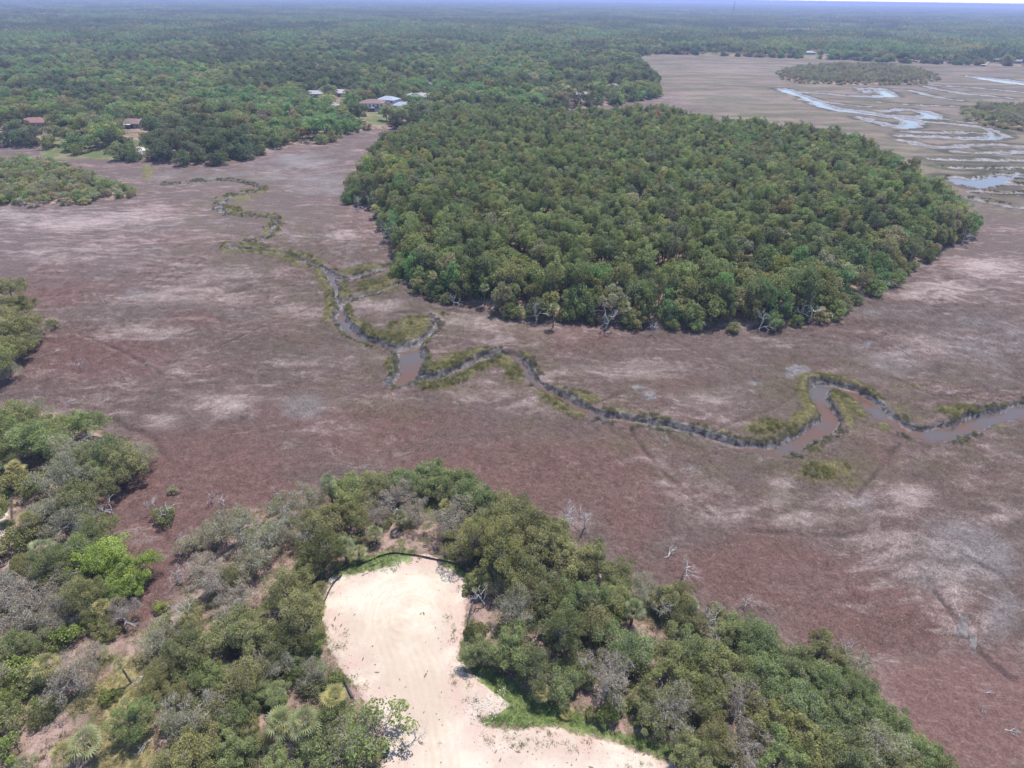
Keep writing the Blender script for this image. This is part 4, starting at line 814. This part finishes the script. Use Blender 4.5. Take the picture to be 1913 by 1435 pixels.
# ------------------------------------------------------------------ silt fences, box, pole
M['fabric'] = plain('silt_fabric', (0.045, 0.043, 0.046), (0.085, 0.08, 0.08), 3, .8, .2); M['stake'] = plain('stake', (0.25, 0.19, 0.13), None, 5, .9, .1)
def silt_fence(pts, label, h=.58, step=2.4):
    P = smooth_line(atl(pts, 1.7), 2); L = [0]
    for a, b in zip(P[:-1], P[1:]): L.append(L[-1]+float(np.linalg.norm(b-a)))
    n = max(3, int(L[-1]/.35)); xs = np.interp(np.linspace(0, L[-1], n), L, [p[0] for p in P]); ys = np.interp(np.linspace(0, L[-1], n), L, [p[1] for p in P])
    e = empty('silt_fence', (xs[0], ys[0], ground_z(xs[0], ys[0]))); rg = random.Random(len(label)); mb = MB(); V = []; F = []
    for i in range(n):
        z = ground_z(xs[i], ys[i])-e.location[2]; sag = .10*abs(math.sin(i*.35/step*math.pi))+rg.uniform(0, .05); w = .05*math.sin(i*1.3)
        a = np.array([xs[min(i+1, n-1)]-xs[max(i-1, 0)], ys[min(i+1, n-1)]-ys[max(i-1, 0)]]); a /= np.linalg.norm(a); nx, ny = -a[1], a[0]
        x0, y0 = xs[i]-xs[0], ys[i]-ys[0]
        V += [(x0+nx*.25, y0+ny*.25, z+.12), (x0, y0, z+.10), (x0+nx*w, y0+ny*w, z+.4), (x0-nx*.03, y0-ny*.03, z+h-sag), (x0-nx*.05, y0-ny*.05, z+h-sag), (x0+nx*w-nx*.02, y0+ny*w-ny*.02, z+.4), (x0-nx*.02, y0-ny*.02, z+.10)]
    for i in range(n-1):
        for k in range(6): F.append((i*7+k, (i+1)*7+k, (i+1)*7+k+1, i*7+k+1))
    mb.add(V, F); mb.build('fabric', M['fabric'], e)
    for k in range(int(L[-1]/step)+1):
        q = min(k*step, L[-1]); x = np.interp(q, L, [p[0] for p in P]); y = np.interp(q, L, [p[1] for p in P]); s = MB(); s.box((x-xs[0], y-ys[0]+.04, ground_z(x, y)-e.location[2]+.45), (.05, .05, 1.0), rg.uniform(0, 1)); s.build('stake', M['stake'], e)
    tag(e, label, 'fence')
silt_fence([(572, 1172), (592, 1130), (604, 1095), (622, 1075), (645, 1062), (685, 1052), (716, 1036), (745, 1035), (775, 1040), (820, 1050), (852, 1056), (875, 1070), (900, 1085)], 'black silt fence curving round the head of the sand turnaround')
silt_fence([(592, 1160), (610, 1122), (622, 1095), (640, 1078)], 'inner black silt fence strip at the upper left of the sand')
silt_fence([(884, 1122), (876, 1150), (871, 1185), (869, 1212)], 'black silt fence along the right side of the sand turnaround')
silt_fence([(640, 1262), (648, 1285), (658, 1305)], 'short silt fence left of the narrow part of the sand track')
silt_fence([(-30, 905), (0, 908), (25, 917)], 'short dark silt fence by the pink dirt at the left edge')
silt_fence([(22, 935), (22, 965), (24, 1002)], 'upright silt fence beside the white sand patch at left edge')
silt_fence([(-10, 1062), (2, 1040), (16, 1020)], 'silt fence below the white sand patch at the left edge')
x, y = ground_at(38, 1405); mb = MB(); mb.tube([(0, 0, -.3), (.05, .1, 3.5), (.0, .1, 7.0)], [.09, .07, .04], 6)
o = mb.build('bare_pole', M['pine_bark'], loc=(x, y, ground_z(x, y))); tag(o, 'thin bare rusty-brown tree stem at the lower left edge', 'dead tree')
# dark blue box by the track
M['blue'] = plain('dark_blue_plastic', (0.016, 0.024, 0.050), None, 2, .35, .5); M['lightgrey'] = plain('light_grey_plastic', (0.35, 0.38, 0.42), None, 3, .5, .4)
x, y = ground_at(721, 1405); e = empty('cart', (x, y, ground_z(x, y)+.02), .15); tag(e, 'small dark blue cart-like box on the grass left of the sand track', 'cart')
def bevel(o, w):
    m = o.modifiers.new('bevel', 'BEVEL'); m.width = w; m.segments = 2; return o
mb = MB(); mb.add([(-.42, -.5, .2), (.42, -.5, .2), (.42, .5, .2), (-.42, .5, .2), (-.48, -.58, .85), (.48, -.58, .85), (.48, .58, .85), (-.48, .58, .85)], [(3, 2, 1, 0), (4, 5, 6, 7), (0, 1, 5, 4), (1, 2, 6, 5), (2, 3, 7, 6), (3, 0, 4, 7)]); bevel(mb.build('body', M['blue'], e), .06)
mb = MB(); mb.box((0, .05, .93), (.92, 1.0, .10)); mb.box((0, .3, 1.02), (.7, .4, .08)); bevel(mb.build('lid', M['blue'], e), .03)
mb = MB(); mb.box((0, -.66, .32), (.9, .12, .07)); mb.build('rear_bar', M['lightgrey'], e)
for sx in (-1, 1):
    for sy in (-1, 1):
        mb = MB(); mb.tube([(sx*.40, sy*.36, .17), (sx*.52, sy*.36, .17)], .19, 14); mb.tube([(sx*.38, sy*.36, .17), (sx*.40, sy*.36, .17)], .19, 14); mb.build('wheel', M['fabric'], e)

# ------------------------------------------------------------------ woods of the middle distance and the far forest
rngW = np.random.default_rng(5)
def grid_points(x0, x1, y0, y1, st, jit=.42):
    gx, gy = np.meshgrid(np.arange(x0, x1, st), np.arange(y0, y1, st)); gx = gx + (np.arange(gx.shape[0]) % 2)[:, None]*st*.5
    x = gx.ravel()+rngW.uniform(-jit, jit, gx.size)*st; y = gy.ravel()+rngW.uniform(-jit, jit, gy.size)*st
    return x, y
def in_view(x, y, z=8, m=70):
    v = np.stack([x, y, np.full(x.shape, z-CAMH)], 1); w = v @ _f; px = 956.5+FPX*(v @ _r)/w; py = 717.5-FPX*(v @ _u)/w
    return (w > 5) & (px > -m) & (px < 1913+m) & (py > -m) & (py < 1435+m)
HOUSES = []      # (x, y, radius kept clear)
def clear_of_houses(x, y):
    ok = np.ones(x.shape, bool)
    for hx, hy, r in HOUSES:
        ok &= np.hypot(x-hx, y-hy) > r
        # a strip open towards the marsh, so that the house shows
    for (ax, ay), (bx, by), w in STRIPS: ok &= line_dist([(ax, ay), (bx, by)], x, y, [w, w], 300) > 0
    return ok
def scatter(name, protos, pts, label, cat):
    """one object of many instances: pts = list of arrays x, y, z, rot, scale, scalez, idx, tint(3)"""
    x, y, z, rot, s, sz, idx, tint = pts
    V = np.stack([x, y, z], 1); me = mesh_np(name, V, attrs=dict(rot=rot, tint=tint, scl=np.stack([s, s, sz], 1)))
    a = me.attributes.new('idx', 'INT', 'POINT'); a.data.foreach_set('value', np.asarray(idx, np.int32))
    o = link(name, me); ng = bpy.data.node_groups.new(name, 'GeometryNodeTree')
    ng.interface.new_socket('Geometry', in_out='INPUT', socket_type='NodeSocketGeometry'); ng.interface.new_socket('Geometry', in_out='OUTPUT', socket_type='NodeSocketGeometry')
    N = ng.nodes; Lk = ng.links; gi = N.new('NodeGroupInput'); go = N.new('NodeGroupOutput'); iop = N.new('GeometryNodeInstanceOnPoints'); g2 = N.new('GeometryNodeGeometryToInstance')
    for pm in reversed(protos):
        po = bpy.data.objects.new('proto_'+pm.name, pm); po.use_fake_user = True
        oi = N.new('GeometryNodeObjectInfo'); oi.inputs['Object'].default_value = po; Lk.new(oi.outputs['Geometry'], g2.inputs[0])
    def na(nm, ty):
        q = N.new('GeometryNodeInputNamedAttribute'); q.data_type = ty; q.inputs[0].default_value = nm; return [s for s in q.outputs if s.enabled and s.name == 'Attribute'][0]
    iop.inputs['Pick Instance'].default_value = True; Lk.new(gi.outputs[0], iop.inputs['Points']); Lk.new(g2.outputs[0], iop.inputs['Instance']); Lk.new(na('idx', 'INT'), iop.inputs['Instance Index'])
    cx = N.new('ShaderNodeCombineXYZ'); Lk.new(na('rot', 'FLOAT'), cx.inputs[2]); er = N.new('FunctionNodeEulerToRotation'); Lk.new(cx.outputs[0], er.inputs[0]); Lk.new(er.outputs[0], iop.inputs['Rotation'])
    Lk.new(na('scl', 'FLOAT_VECTOR'), iop.inputs['Scale']); Lk.new(iop.outputs[0], go.inputs[0])
    md = o.modifiers.new('scatter', 'NODES'); md.node_group = ng; tag(o, label, cat, kind='stuff'); return o
def join_proto(name, parts):
    """crown + trunk meshes in one"""
    Vs = []; Fs = []; T = []; mi = []; off = 0; F3 = []; mats = []
    me = bpy.data.meshes.new(name); V = []; F = []; 
    for k, p in enumerate(parts):
        n = len(p.vertices); v = np.zeros(n*3, np.float32); p.vertices.foreach_get('co', v); V.append(v.reshape(-1, 3))
        for q in p.polygons: F.append(tuple(i+off for i in q.vertices)); mi.append(k)
        t = np.full(n, .5, np.float32)
        if 'tone' in p.attributes: p.attributes['tone'].data.foreach_get('value', t)
        T.append(t); off += n; mats.append(p.materials[0])
    me.from_pydata(np.concatenate(V).tolist(), [], F)
    for m in mats: me.materials.append(m)
    me.polygons.foreach_set('material_index', mi); a = me.attributes.new('tone', 'FLOAT', 'POINT'); a.data.foreach_set('value', np.concatenate(T)); me.update(); return me

def pick_tints(x, y, keys, sc=28, seed=3, v=.12):
    n = np.clip((fbm(x/sc, y/sc, 3, seed)-.28)/.44, 0, .999); n = np.clip(n + rngW.normal(size=x.shape)*.20, 0, .999); k = (n*len(keys)).astype(int)
    T = np.array([TINT[q] for q in keys])[k]; f = 1+rngW.uniform(-v, v, len(x)); g = 1+rngW.uniform(-v, v, len(x))*.7
    return T*np.stack([f*g, f, f/g], 1)

STRIPS = []
exec_houses()
PINE_IND = 300; OAK_IND = 300 - sum(1 for it in _items if it[4] in ('oak', 'grey_oak', 'cedar')) - 1
allp = []
# island
x, y = grid_points(-140, 330, 120, 760, 5.1); d = poly_sdf(ISLAND, x, y); m = d > -.5; x, y, d = x[m], y[m], d[m]
m = in_view(x, y) & clear_of_houses(x, y); x, y, d = x[m], y[m], d[m]
vy = fbm(x/30, y/30, 3, 61); edge = d < 12+14*vy
leafy = (d < 6) | (edge & (rngW.random(len(x)) < .75)) | (rngW.random(len(x)) < .13+.35*(vy > .62)) | ((y < 185+40*vy) & (rngW.random(len(x)) < .7))
for i in range(len(x)):
    R = math.hypot(x[i], y[i])
    if leafy[i]:
        s = rngW.uniform(.75, 1.25)*(1.0 if d[i] > 2 else .75); kd = 'grey_mid' if rngW.random() < .10 else ('edge_mid' if d[i] < 5+4*rngW.random() else 'oak_mid'); sz = s*rngW.uniform(1.0, 1.45)*(1 if d[i] > 3 else .8)
        tk = rngW.choice(['G', 'F1', 'O', 'MG', 'Y', 'F3', 'PN', 'F2'], p=[.2, .17, .2, .1, .08, .1, .1, .05])
    else:
        s = rngW.uniform(.62, 1.3); kd = 'pine_mid'; sz = rngW.uniform(.80, 1.2); tk = rngW.choice(['PN', 'PY', 'PD', 'F4'], p=[.42, .28, .2, .1])
    allp.append((R, kd, x[i], y[i], s, sz, tk, 'island'))
_q = at(1225, 222, 12); allp = [a for a in allp if math.hypot(a[2]-_q[0], a[3]-_q[1]) > 5]
# the other woods out to 1500 m
def add_wood(x, y, d, keysf, place, pine=.18):
    for i in range(len(x)):
        R = math.hypot(x[i], y[i]); p = rngW.random() < pine and d[i] > 8; q_ = rngW.uniform(1.15, 1.9)
        allp.append((R, 'pine_mid' if p else ('edge_mid' if d[i] < 12 else ('grey_mid' if rngW.random() < .10 else 'oak_mid')), x[i], y[i], q_ if not p else rngW.uniform(1., 1.5), q_*rngW.uniform(.72, .95) if not p else rngW.uniform(.9, 1.2), keysf(x[i], y[i]), place))
def wood_key(x, y):
    v = float(fbm(np.array([x/70]), np.array([y/70]), 3, 77)[0])+rngW.normal()*.06
    return 'F3' if v < .42 else ('F1' if v < .5 else ('O' if v < .55 else ('F2' if v < .62 else 'MG'))) if rngW.random() > .2 else str(rngW.choice(['F4', 'OD', 'Y', 'G']))
x, y = grid_points(-900, 1200, 150, 1500, 9.4); m = in_view(x, y) & (np.hypot(x, y) < 1500); x, y = x[m], y[m]
d = poly_sdf(FOREST, x, y); lw = np.full(x.shape, -99.0)
for L_ in LAWN: lw = np.maximum(lw, poly_sdf(L_, x, y))
m = (d > 1) & (poly_sdf(ISLAND, x, y) < -3) & clear_of_houses(x, y) & ((lw < 0) | (rngW.random(len(x)) < np.where(x < 0, .62, .15))); add_wood(x[m], y[m], d[m], wood_key, 'forest')
x, y = grid_points(-400, -80, 180, 420, 5.0); m = in_view(x, y); x, y = x[m], y[m]; m = (poly_sdf(UPLAND[2], x, y) > 0)
for i in np.nonzero(m)[0]: allp.append((math.hypot(x[i], y[i]), 'edge_mid' if rngW.random() < .75 else 'grey_mid', x[i], y[i], rngW.uniform(.55, 1.0), rngW.uniform(.4, .75), str(rngW.choice(['O', 'G', 'Y', 'F2', 'Y'])), 'point'))
for isl, st, hs in ((ISLETS[0], 7, .85), (ISLETS[1], 6, .9)):
    P = np.array(isl); x, y = grid_points(P[:, 0].min(), P[:, 0].max(), P[:, 1].min(), P[:, 1].max(), st); m = in_view(x, y); x, y = x[m], y[m]; dd = poly_sdf(isl, x, y)
    for i in np.nonzero(dd > 0)[0]:
        allp.append((math.hypot(x[i], y[i]), 'grey_mid' if (rngW.random() < .35) else 'edge_mid', x[i], y[i], rngW.uniform(.7, 1.2)*hs, rngW.uniform(.6, 1.1)*hs*(1 if dd[i] > 10 else .6), str(rngW.choice(['F4', 'Y', 'GR', 'Y', 'O'])), 'islet'))
IND = []
allp.sort(key=lambda a: a[0]); cnt = {'p': 0, 'o': 0}; rest = {'pine': [], 'leaf': []}
LAB = {('p', 'island'): ('pine with rounded dark green crown in the wood across the creek', 'pines in the wood across the creek'),
       ('o', 'island'): ('leafy green tree in the near part of the wood across the creek', 'leafy trees in the wood across the creek'),
       ('p', 'forest'): ('pine in the forest beyond the marsh', 'pines in the forest beyond the marsh'), ('o', 'forest'): ('leafy tree in the forest beyond the marsh', 'leafy trees in the forest beyond the marsh'),
       ('o', 'point'): ('low leafy tree on the point in the upper left marsh', 'trees on the point in the upper left marsh'), ('o', 'islet'): ('low tree on the islet in the far marsh', 'trees on the far islets')}
for R, kd, x, y, s, sz, tk, place in allp:
    t = 'p' if kd == 'pine_mid' else 'o'
    if (t == 'p' and cnt['p'] < PINE_IND) or (t == 'o' and cnt['o'] < OAK_IND):
        cnt[t] += 1; g = LAB[(t, place)][1]; e = put_tree('pine_tree' if t == 'p' else 'broadleaf_tree', kd, x, y, s, tint_of(tk), None, 'tree', g, sz=sz)
        IND.append((e, proj((x, y, 8))[0], R, {'PN': 'mid-green', 'PY': 'yellow-green', 'PD': 'dark', 'F4': 'greyish', 'G': 'fresh green', 'F1': 'deep green', 'O': 'olive', 'MG': 'bright green', 'Y': 'silvery', 'F3': 'dark green', 'F2': 'light green', 'OD': 'dark olive', 'GR': 'grey'}[tk], 'pine' if t == 'p' else ('bare-looking tree' if kd == 'grey_mid' else 'leafy tree'), place))
    else: rest['pine' if t == 'p' else 'leaf'].append((x, y, ground_z(x, y)-.1, rngW.uniform(0, 6.28), s, sz, kd, TINT[tk]))
_q = at(1225, 222, 12); put_tree('pine_tree', 'pine_mid', _q[0], _q[1], 1.25, TINT['RB'], 'dead red-brown pine standing out in the far part of the green wood', 'tree', sz=1.15, i=0)
def nth(k):
    return ORD[k] if k < 20 else '%d%s' % (k+1, {1: 'st', 2: 'nd', 3: 'rd'}.get((k+1) % 10, 'th'))
_g = {}
for e, px, R, col, sp, place in IND:
    row = ('front edge' if R < 190 else ('second rows' if R < 215 else 'inner rows'))
    sec = 'left part' if px < 950 else ('middle' if px < 1280 else ('right part' if px < 1560 else 'right corner'))
    w = {'island': 'in %s, %s of creekside wood' % (row, sec), 'forest': 'in the forest beyond the marsh', 'point': 'on the upper left marsh point', 'islet': 'on the far islets'}[place]
    _g.setdefault('%s %s from the left %s' % (col, sp, w), []).append((px, e))
for lab, L in _g.items():
    L.sort(key=lambda t: t[0])
    for k, (px, e) in enumerate(L): e['label'] = ('%s %s' % (nth(k), lab)) if len(L) > 1 else lab.replace(' from the left', '')
pm = [join_proto('pine', [k.crown, k.trunk]) for k in K['pine_mid']]; lm = [join_proto('leafy', [k.crown, k.trunk]) for k in K['oak_mid'] + K['edge_mid'] + K['grey_mid']]
def arr(L, kf):
    a = np.array([l[:6] for l in L], float); f = 1+rngW.uniform(-.15, .15, (len(L), 3)); return [a[:, 0], a[:, 1], a[:, 2], a[:, 3], a[:, 4], a[:, 5], [kf(l[6]) for l in L], np.array([l[7] for l in L])*f]
scatter('pine_woods', pm, arr(rest['pine'], lambda k: int(rngW.integers(0, len(pm)))), 'pines further back in the woods', 'woods')
scatter('leafy_woods', lm, arr(rest['leaf'], lambda k: int(rngW.integers(0, 4)) if k == 'oak_mid' else (4+int(rngW.integers(0, 3)) if k == 'edge_mid' else 7+int(rngW.integers(0, 2)))), 'leafy trees further back in the woods', 'woods')
# far forest: pieces of canopy 56 m across
fp = [far_crowns('far_wood', 300+i, 49, 60, 5.2, 7, 9, 46, 2.3, 'leaf', 2.0) for i in range(3)]
xs = []; ys = []; ss = []
for r0, r1, st in ((1470, 4200, 52), (4200, 9000, 78), (9000, 17000, 150)):
    x, y = grid_points(-r1, r1, r0*.7, r1, st, .25); R = np.hypot(x, y); m = (R > r0) & (R <= r1) & in_view(x, y, 10, 120); x, y = x[m], y[m]
    m = (poly_sdf(FOREST, x, y) > 24) & clear_of_houses(x, y); xs.append(x[m]); ys.append(y[m]); ss.append(np.full(m.sum(), st/52*1.04))
x = np.concatenate(xs); y = np.concatenate(ys); s = np.concatenate(ss); T = pick_tints(x, y, ['F3', 'OD', 'F3', 'F1', 'O', 'F1', 'F2', 'MG'], 220, 9, .25)*.82
# a few open strips (fields, roads) show as gaps far off
gap = fbm(x/900, y/260, 3, 33); m = ~((gap > .70) & (y > 2200)); x, y, s, T = x[m], y[m], s[m], T[m]
scatter('far_forest', fp, [x, y, np.where(s > 1.2, -2.0, -.5)+fbm(x/400, y/400, 2, 5)*6-2, rngW.integers(0, 4, len(x))*1.5708, s, np.minimum(s, 1.15)*rngW.uniform(.85, 1.25, len(x)), rngW.integers(0, 3, len(x)), T], 'forest canopy stretching to the horizon', 'forest')
print('COUNTS', cnt, len(rest['pine']), len(rest['leaf']), len(x))

# palms and snags along the near edge of the creekside wood
for k, (px, py) in enumerate([(700, 380), (735, 430), (768, 462), (812, 520), (828, 478), (905, 560), (960, 520), (1035, 598), (1165, 590), (1250, 560), (1330, 575), (1440, 560), (1500, 520)]):
    p = at(px, py-(22 if py > 555 else 0), 7); put_palm('tall' if k % 2 else 'mid', p[0], p[1], 1.15 if k % 2 else 1.7, '%s palm from the left along the near edge of the creekside wood' % (ORD[[0, 1, 2, 3, 4, 5, 6, 7, 8, 9, 10, 11, 12][k]]), 'palms at the near edge of the creekside wood', k % 3 == 0)
for k, (px, py) in enumerate([(640, 372), (668, 392), (715, 450), (850, 572), (1000, 602), (1130, 612), (1215, 622), (1420, 618), (1510, 600), (1650, 545), (1795, 455)]):
    p = at(px, py, .5); put_dead(DEAD, p[0], p[1], 1.3+.5*(k % 3), '%s bare snag from the left at the foot of the creekside wood' % ORD[k], 'snags at the foot of the creekside wood')

# ------------------------------------------------------------------ haze
hz_ = MB(); hz_.box((0, 9000, 47), (60000, 44000, 100)); n = NT('haze'); pv = n.n('ShaderNodeVolumePrincipled'); pv.inputs['Color'].default_value = (0.42, 0.50, 0.86, 1); pv.inputs['Density'].default_value = 0.00015; pv.inputs['Anisotropy'].default_value = 0.0
n.t.links.new(pv.outputs[0], n.out.inputs['Volume']); hz_o = hz_.build('haze', n.mat); tag(hz_o, kind='stuff', label='thin pale blue haze over the far forest', cat='haze')

# ------------------------------------------------------------------ standing grass: marsh rush, cordgrass on the banks, weeds on the dry ground
def tuft_mesh(name, seed, n, rad, h, w, lean, mat, spread=.25, clumps=1):
    rng = np.random.default_rng(seed); c = rng.normal(size=(clumps, 2))*rad*.5 if clumps > 1 else np.zeros((1, 2)); k = rng.integers(0, clumps, n)
    b = c[k] + rng.normal(size=(n, 2))*rad*(.22 if clumps > 1 else .5); hh = h*(.55+.6*rng.random(n)); d = rng.normal(size=(n, 2))*spread + np.array([lean, 0])
    a = rng.random(n)*6.28; s = np.stack([np.cos(a), np.sin(a), np.zeros(n)], 1)*w*.5; B = np.column_stack([b, np.full(n, -.1)]); Mi = B + np.column_stack([d*hh[:, None]*.4, hh*.6]); T = B + np.column_stack([d*hh[:, None], hh*(1-.3*np.abs(lean))])
    V = np.stack([B-s, Mi-s*.8, T, Mi+s*.8], 1).reshape(-1, 3); t = np.repeat(rng.random(n)*.6+.4*rng.random(clumps)[k], 4)
    return mesh_np(name, V, np.arange(len(V)).reshape(-1, 4), mats=[M[mat]], attrs=dict(tone=t))
M['blade'] = leaf_material('grass_blade', .25, .1)
def gz_many(x, y):
    r, th, Z, nt = GZ; R = np.hypot(x, y); T = np.arctan2(x, y); i = np.clip(np.searchsorted(r, R)-1, 0, len(r)-2); j = np.clip(np.searchsorted(th, T)-1, 0, nt-2)
    return (Z[i, j]+Z[i+1, j+1])/2, i, j
def field(k, i, j): return GATTR[k][i, j]
def marsh_grass():
    rg = np.random.default_rng(99)
    x, y = grid_points(-260, 330, 60, 300, 1.25, .5); m = in_view(x, y, 0, 30) & (np.hypot(x, y) + 70*rg.random(len(x)) < 295); x, y = x[m], y[m]; z, i, j = gz_many(x, y)
    up = field('up', i, j); dw = field('dw', i, j); mud = field('mud', i, j); g = field('green', i, j)
    m = (up < .3) & (dw > 1.2) & (mud < .35); x, y, z, i, j = x[m], y[m], z[m], i[m], j[m]; g = g[m]
    pale = field('pale', i, j); grey = field('grey', i, j); red = field('red', i, j)
    f = fbm(x/22, y/13, 4, 71); f2 = fbm(x/5, y/2.4, 3, 73); pk = sstep(-.08, .68, .5*pale+1.2*(f-.5)+.6*(f2-.5)-.28*red)[:, None]; gk = sstep(.1, .5, .6*grey+1.2*(fbm(x/18, y/18, 3, 75)-.5))[:, None]
    T = np.array([.222, .140, .120])*(1-pk)+np.array([.50, .40, .36])*pk; T = T*(1-gk*.7)+np.array([.32, .275, .25])*(1-pk*.1)*gk*.7
    cz = (sstep(0, 1, (34-field('dw', i, j))/28)*sstep(.46, .60, fbm(x/9, y/6, 4, 93))*.75)[:, None]; T = T*(1-cz)+np.array([.225, .175, .115])*cz
    T = T*(1-.32*sstep(.54, .68, fbm(x/7, y/4, 4, 95)))[:, None]
    gg = sstep(.30, .5, g+.5*(fbm(x/2.2, y/2.2, 2, 79)-.5))[:, None]; T = T*(1-gg)+gg*np.where(rg.random((len(x), 1)) < .5, [[.235, .21, .09]], [[.33, .29, .12]]); T = T*rg.uniform(.8, 1.2, (len(x), 1))
    # blades are laid over by wind and tide along a slowly turning direction
    ang = 6.28*fbm(x/38, y/38, 3, 81)*2.0+rg.normal(size=len(x))*.35; idx = np.where(pk[:, 0] > rg.random(len(x)), rg.integers(0, 2, len(x)), 2+rg.integers(0, 2, len(x))); s = rg.uniform(.75, 1.25, len(x))
    idx = np.where(gg[:, 0] > .5, 2+rg.integers(0, 2, len(x)), idx)
    P = [tuft_mesh('laid_rush', 1, 110, 1.3, .65, .035, .9, 'blade', .3), tuft_mesh('laid_rush', 2, 110, 1.3, .6, .035, 1.1, 'blade', .35), tuft_mesh('rush', 3, 110, 1.3, .55, .035, .2, 'blade', .3), tuft_mesh('rush', 4, 110, 1.3, .6, .035, .35, 'blade', .3)]
    scatter('marsh_rush', P, [x, y, z-.1, ang, s, s*np.where(gg[:, 0] > .5, 1.25, .85), idx, T], 'dense marsh rush and cordgrass covering the tidal flat', 'marsh grass')
    n0 = len(x)
    # taller clumps along the creek
    x, y = grid_points(-200, 330, 100, 420, .95, .5); z, i, j = gz_many(x, y); dw = field('dw', i, j); g = field('green', i, j); up = field('up', i, j); nb = fbm(x/5, y/5, 2, 83)
    m = in_view(x, y, 0, 20) & (dw < 40) & (up < 0) & (((dw > .5) & (dw < 2.2) & (nb > .47)) | ((g > .45) & (dw > 1.2) & (nb > .48))); x, y, z, dw, g = x[m], y[m], z[m], dw[m], g[m]
    T = np.array([[.23, .215, .10], [.32, .30, .11], [.26, .235, .20], [.27, .205, .16], [.15, .14, .10]])[rg.choice(5, len(x), p=[.25, .25, .2, .15, .15])]*rg.uniform(.8, 1.2, (len(x), 1))
    T = np.where((g > .5)[:, None], np.array([.30, .265, .115])*rg.uniform(.75, 1.2, (len(x), 1)), T)
    P = [tuft_mesh('cordgrass', 11+k, 90, .55, .85, .055, .2, 'blade', .38) for k in range(3)]
    s = rg.uniform(.7, 1.35, len(x)); scatter('cordgrass', P, [x, y, z-.05, rg.uniform(0, 6.28, len(x)), s, s*rg.uniform(.7, 1.15, len(x)), rg.integers(0, 3, len(x)), T], 'clumps of tall cordgrass lining the tidal creek banks', 'marsh grass')
    # weeds and litter on the dry ground near the camera
    x, y = grid_points(-110, 120, 30, 150, .62, .5); z, i, j = gz_many(x, y); m = in_view(x, y, 0, 20); x, y, z, i, j = x[m], y[m], z[m], i[m], j[m]
    up = field('up', i, j); sa = field('sand', i, j); gr = field('grass', i, j); me = field('mead', i, j); nb = fbm(x/3, y/3, 3, 87); q = rg.random(len(x))
    G = (gr > .6*(nb-.5)*8) & (q < .95); ME = (me > 0) & (q < .55) & ~G; LI = (up > .5) & (sa < -.8) & ~G & ~ME & (nb > .5) & (q < .45); SP = (sa > -1) & (sa < 3.0) & ~G & (q < .07)
    m = (G | ME | LI | SP); x, y, z, G, ME, LI = x[m], y[m], z[m], G[m], ME[m], LI[m]; r5 = rg.random((len(x), 1))
    T = np.where(G[:, None], np.where(r5 < .6, [[.125, .175, .055]], [[.19, .225, .085]]), np.where(ME[:, None], np.where(r5 < .5, [[.27, .235, .10]], [[.36, .29, .16]]), np.where(r5 < .5, [[.13, .14, .05]], [[.30, .23, .13]])))*rg.uniform(.75, 1.25, (len(x), 1))
    P = [tuft_mesh('weed', 21+k, 46, .5, .45, .07, .1, 'blade', .7) for k in range(3)]; s = rg.uniform(.6, 1.3, len(x))
    scatter('weeds', P, [x, y, z-.02, rg.uniform(0, 6.28, len(x)), s, s*rg.uniform(.5, 1.1, len(x)), rg.integers(0, 3, len(x)), T], 'green weeds and dry grass on the ground round the sand', 'weeds')
    # white rubble on the bare bank, sticks and clods on the sand
    def rock(seed, mat, fl=.6, el=1.0):
        r0 = np.random.default_rng(seed); bm = bmesh.new(); bmesh.ops.create_icosphere(bm, subdivisions=1, radius=.5)
        for v in bm.verts: v.co *= float(r0.uniform(.7, 1.25)); v.co.z *= fl; v.co.x *= el
        me = bpy.data.meshes.new('rubble'); bm.to_mesh(me); bm.free(); me.materials.append(M[mat]); return me
    M['rubble'] = plain('white_rubble', (.46, .43, .40), (.34, .31, .28), 3, .9, .1); M['clod'] = plain('clod', (.20, .15, .115), None, 3, .9, .1)
    x, y = grid_points(-60, 70, 35, 130, .42, .5); z, i, j = gz_many(x, y); sa = field('sand', i, j); e = np.maximum(poly_sdf(SAND_EDGE, x, y), -9); q = rg.random(len(x)); nb = fbm(x/2.2, y/2.2, 3, 91)
    W1 = (e > -1.2) & (q < .85) & (nb > .40); W2 = (sa > -.6) & (sa < 6) & (q < .05) & (nb > .5); W3 = (sa > 0) & (q > .998); m = in_view(x, y, 0, 20) & (W1 | W2 | W3); x, y, z, W1 = x[m], y[m], z[m], W1[m]
    s = np.where(W1, rg.uniform(.1, .38, len(x)), rg.uniform(.08, .32, len(x))); scatter('rubble', [rock(1, 'rubble'), rock(2, 'rubble'), rock(3, 'clod', .5), rock(4, 'clod', .35, 3.2)], [x, y, z+.02, rg.uniform(0, 6.28, len(x)), s, s, np.where(W1, rg.integers(0, 2, len(x)), 2+rg.integers(0, 2, len(x))), np.full((len(x), 3), .3)], 'white rubble, clods and sticks littering the sand edges', 'rubble')
    print('GRASS', n0, len(x))
marsh_grass()
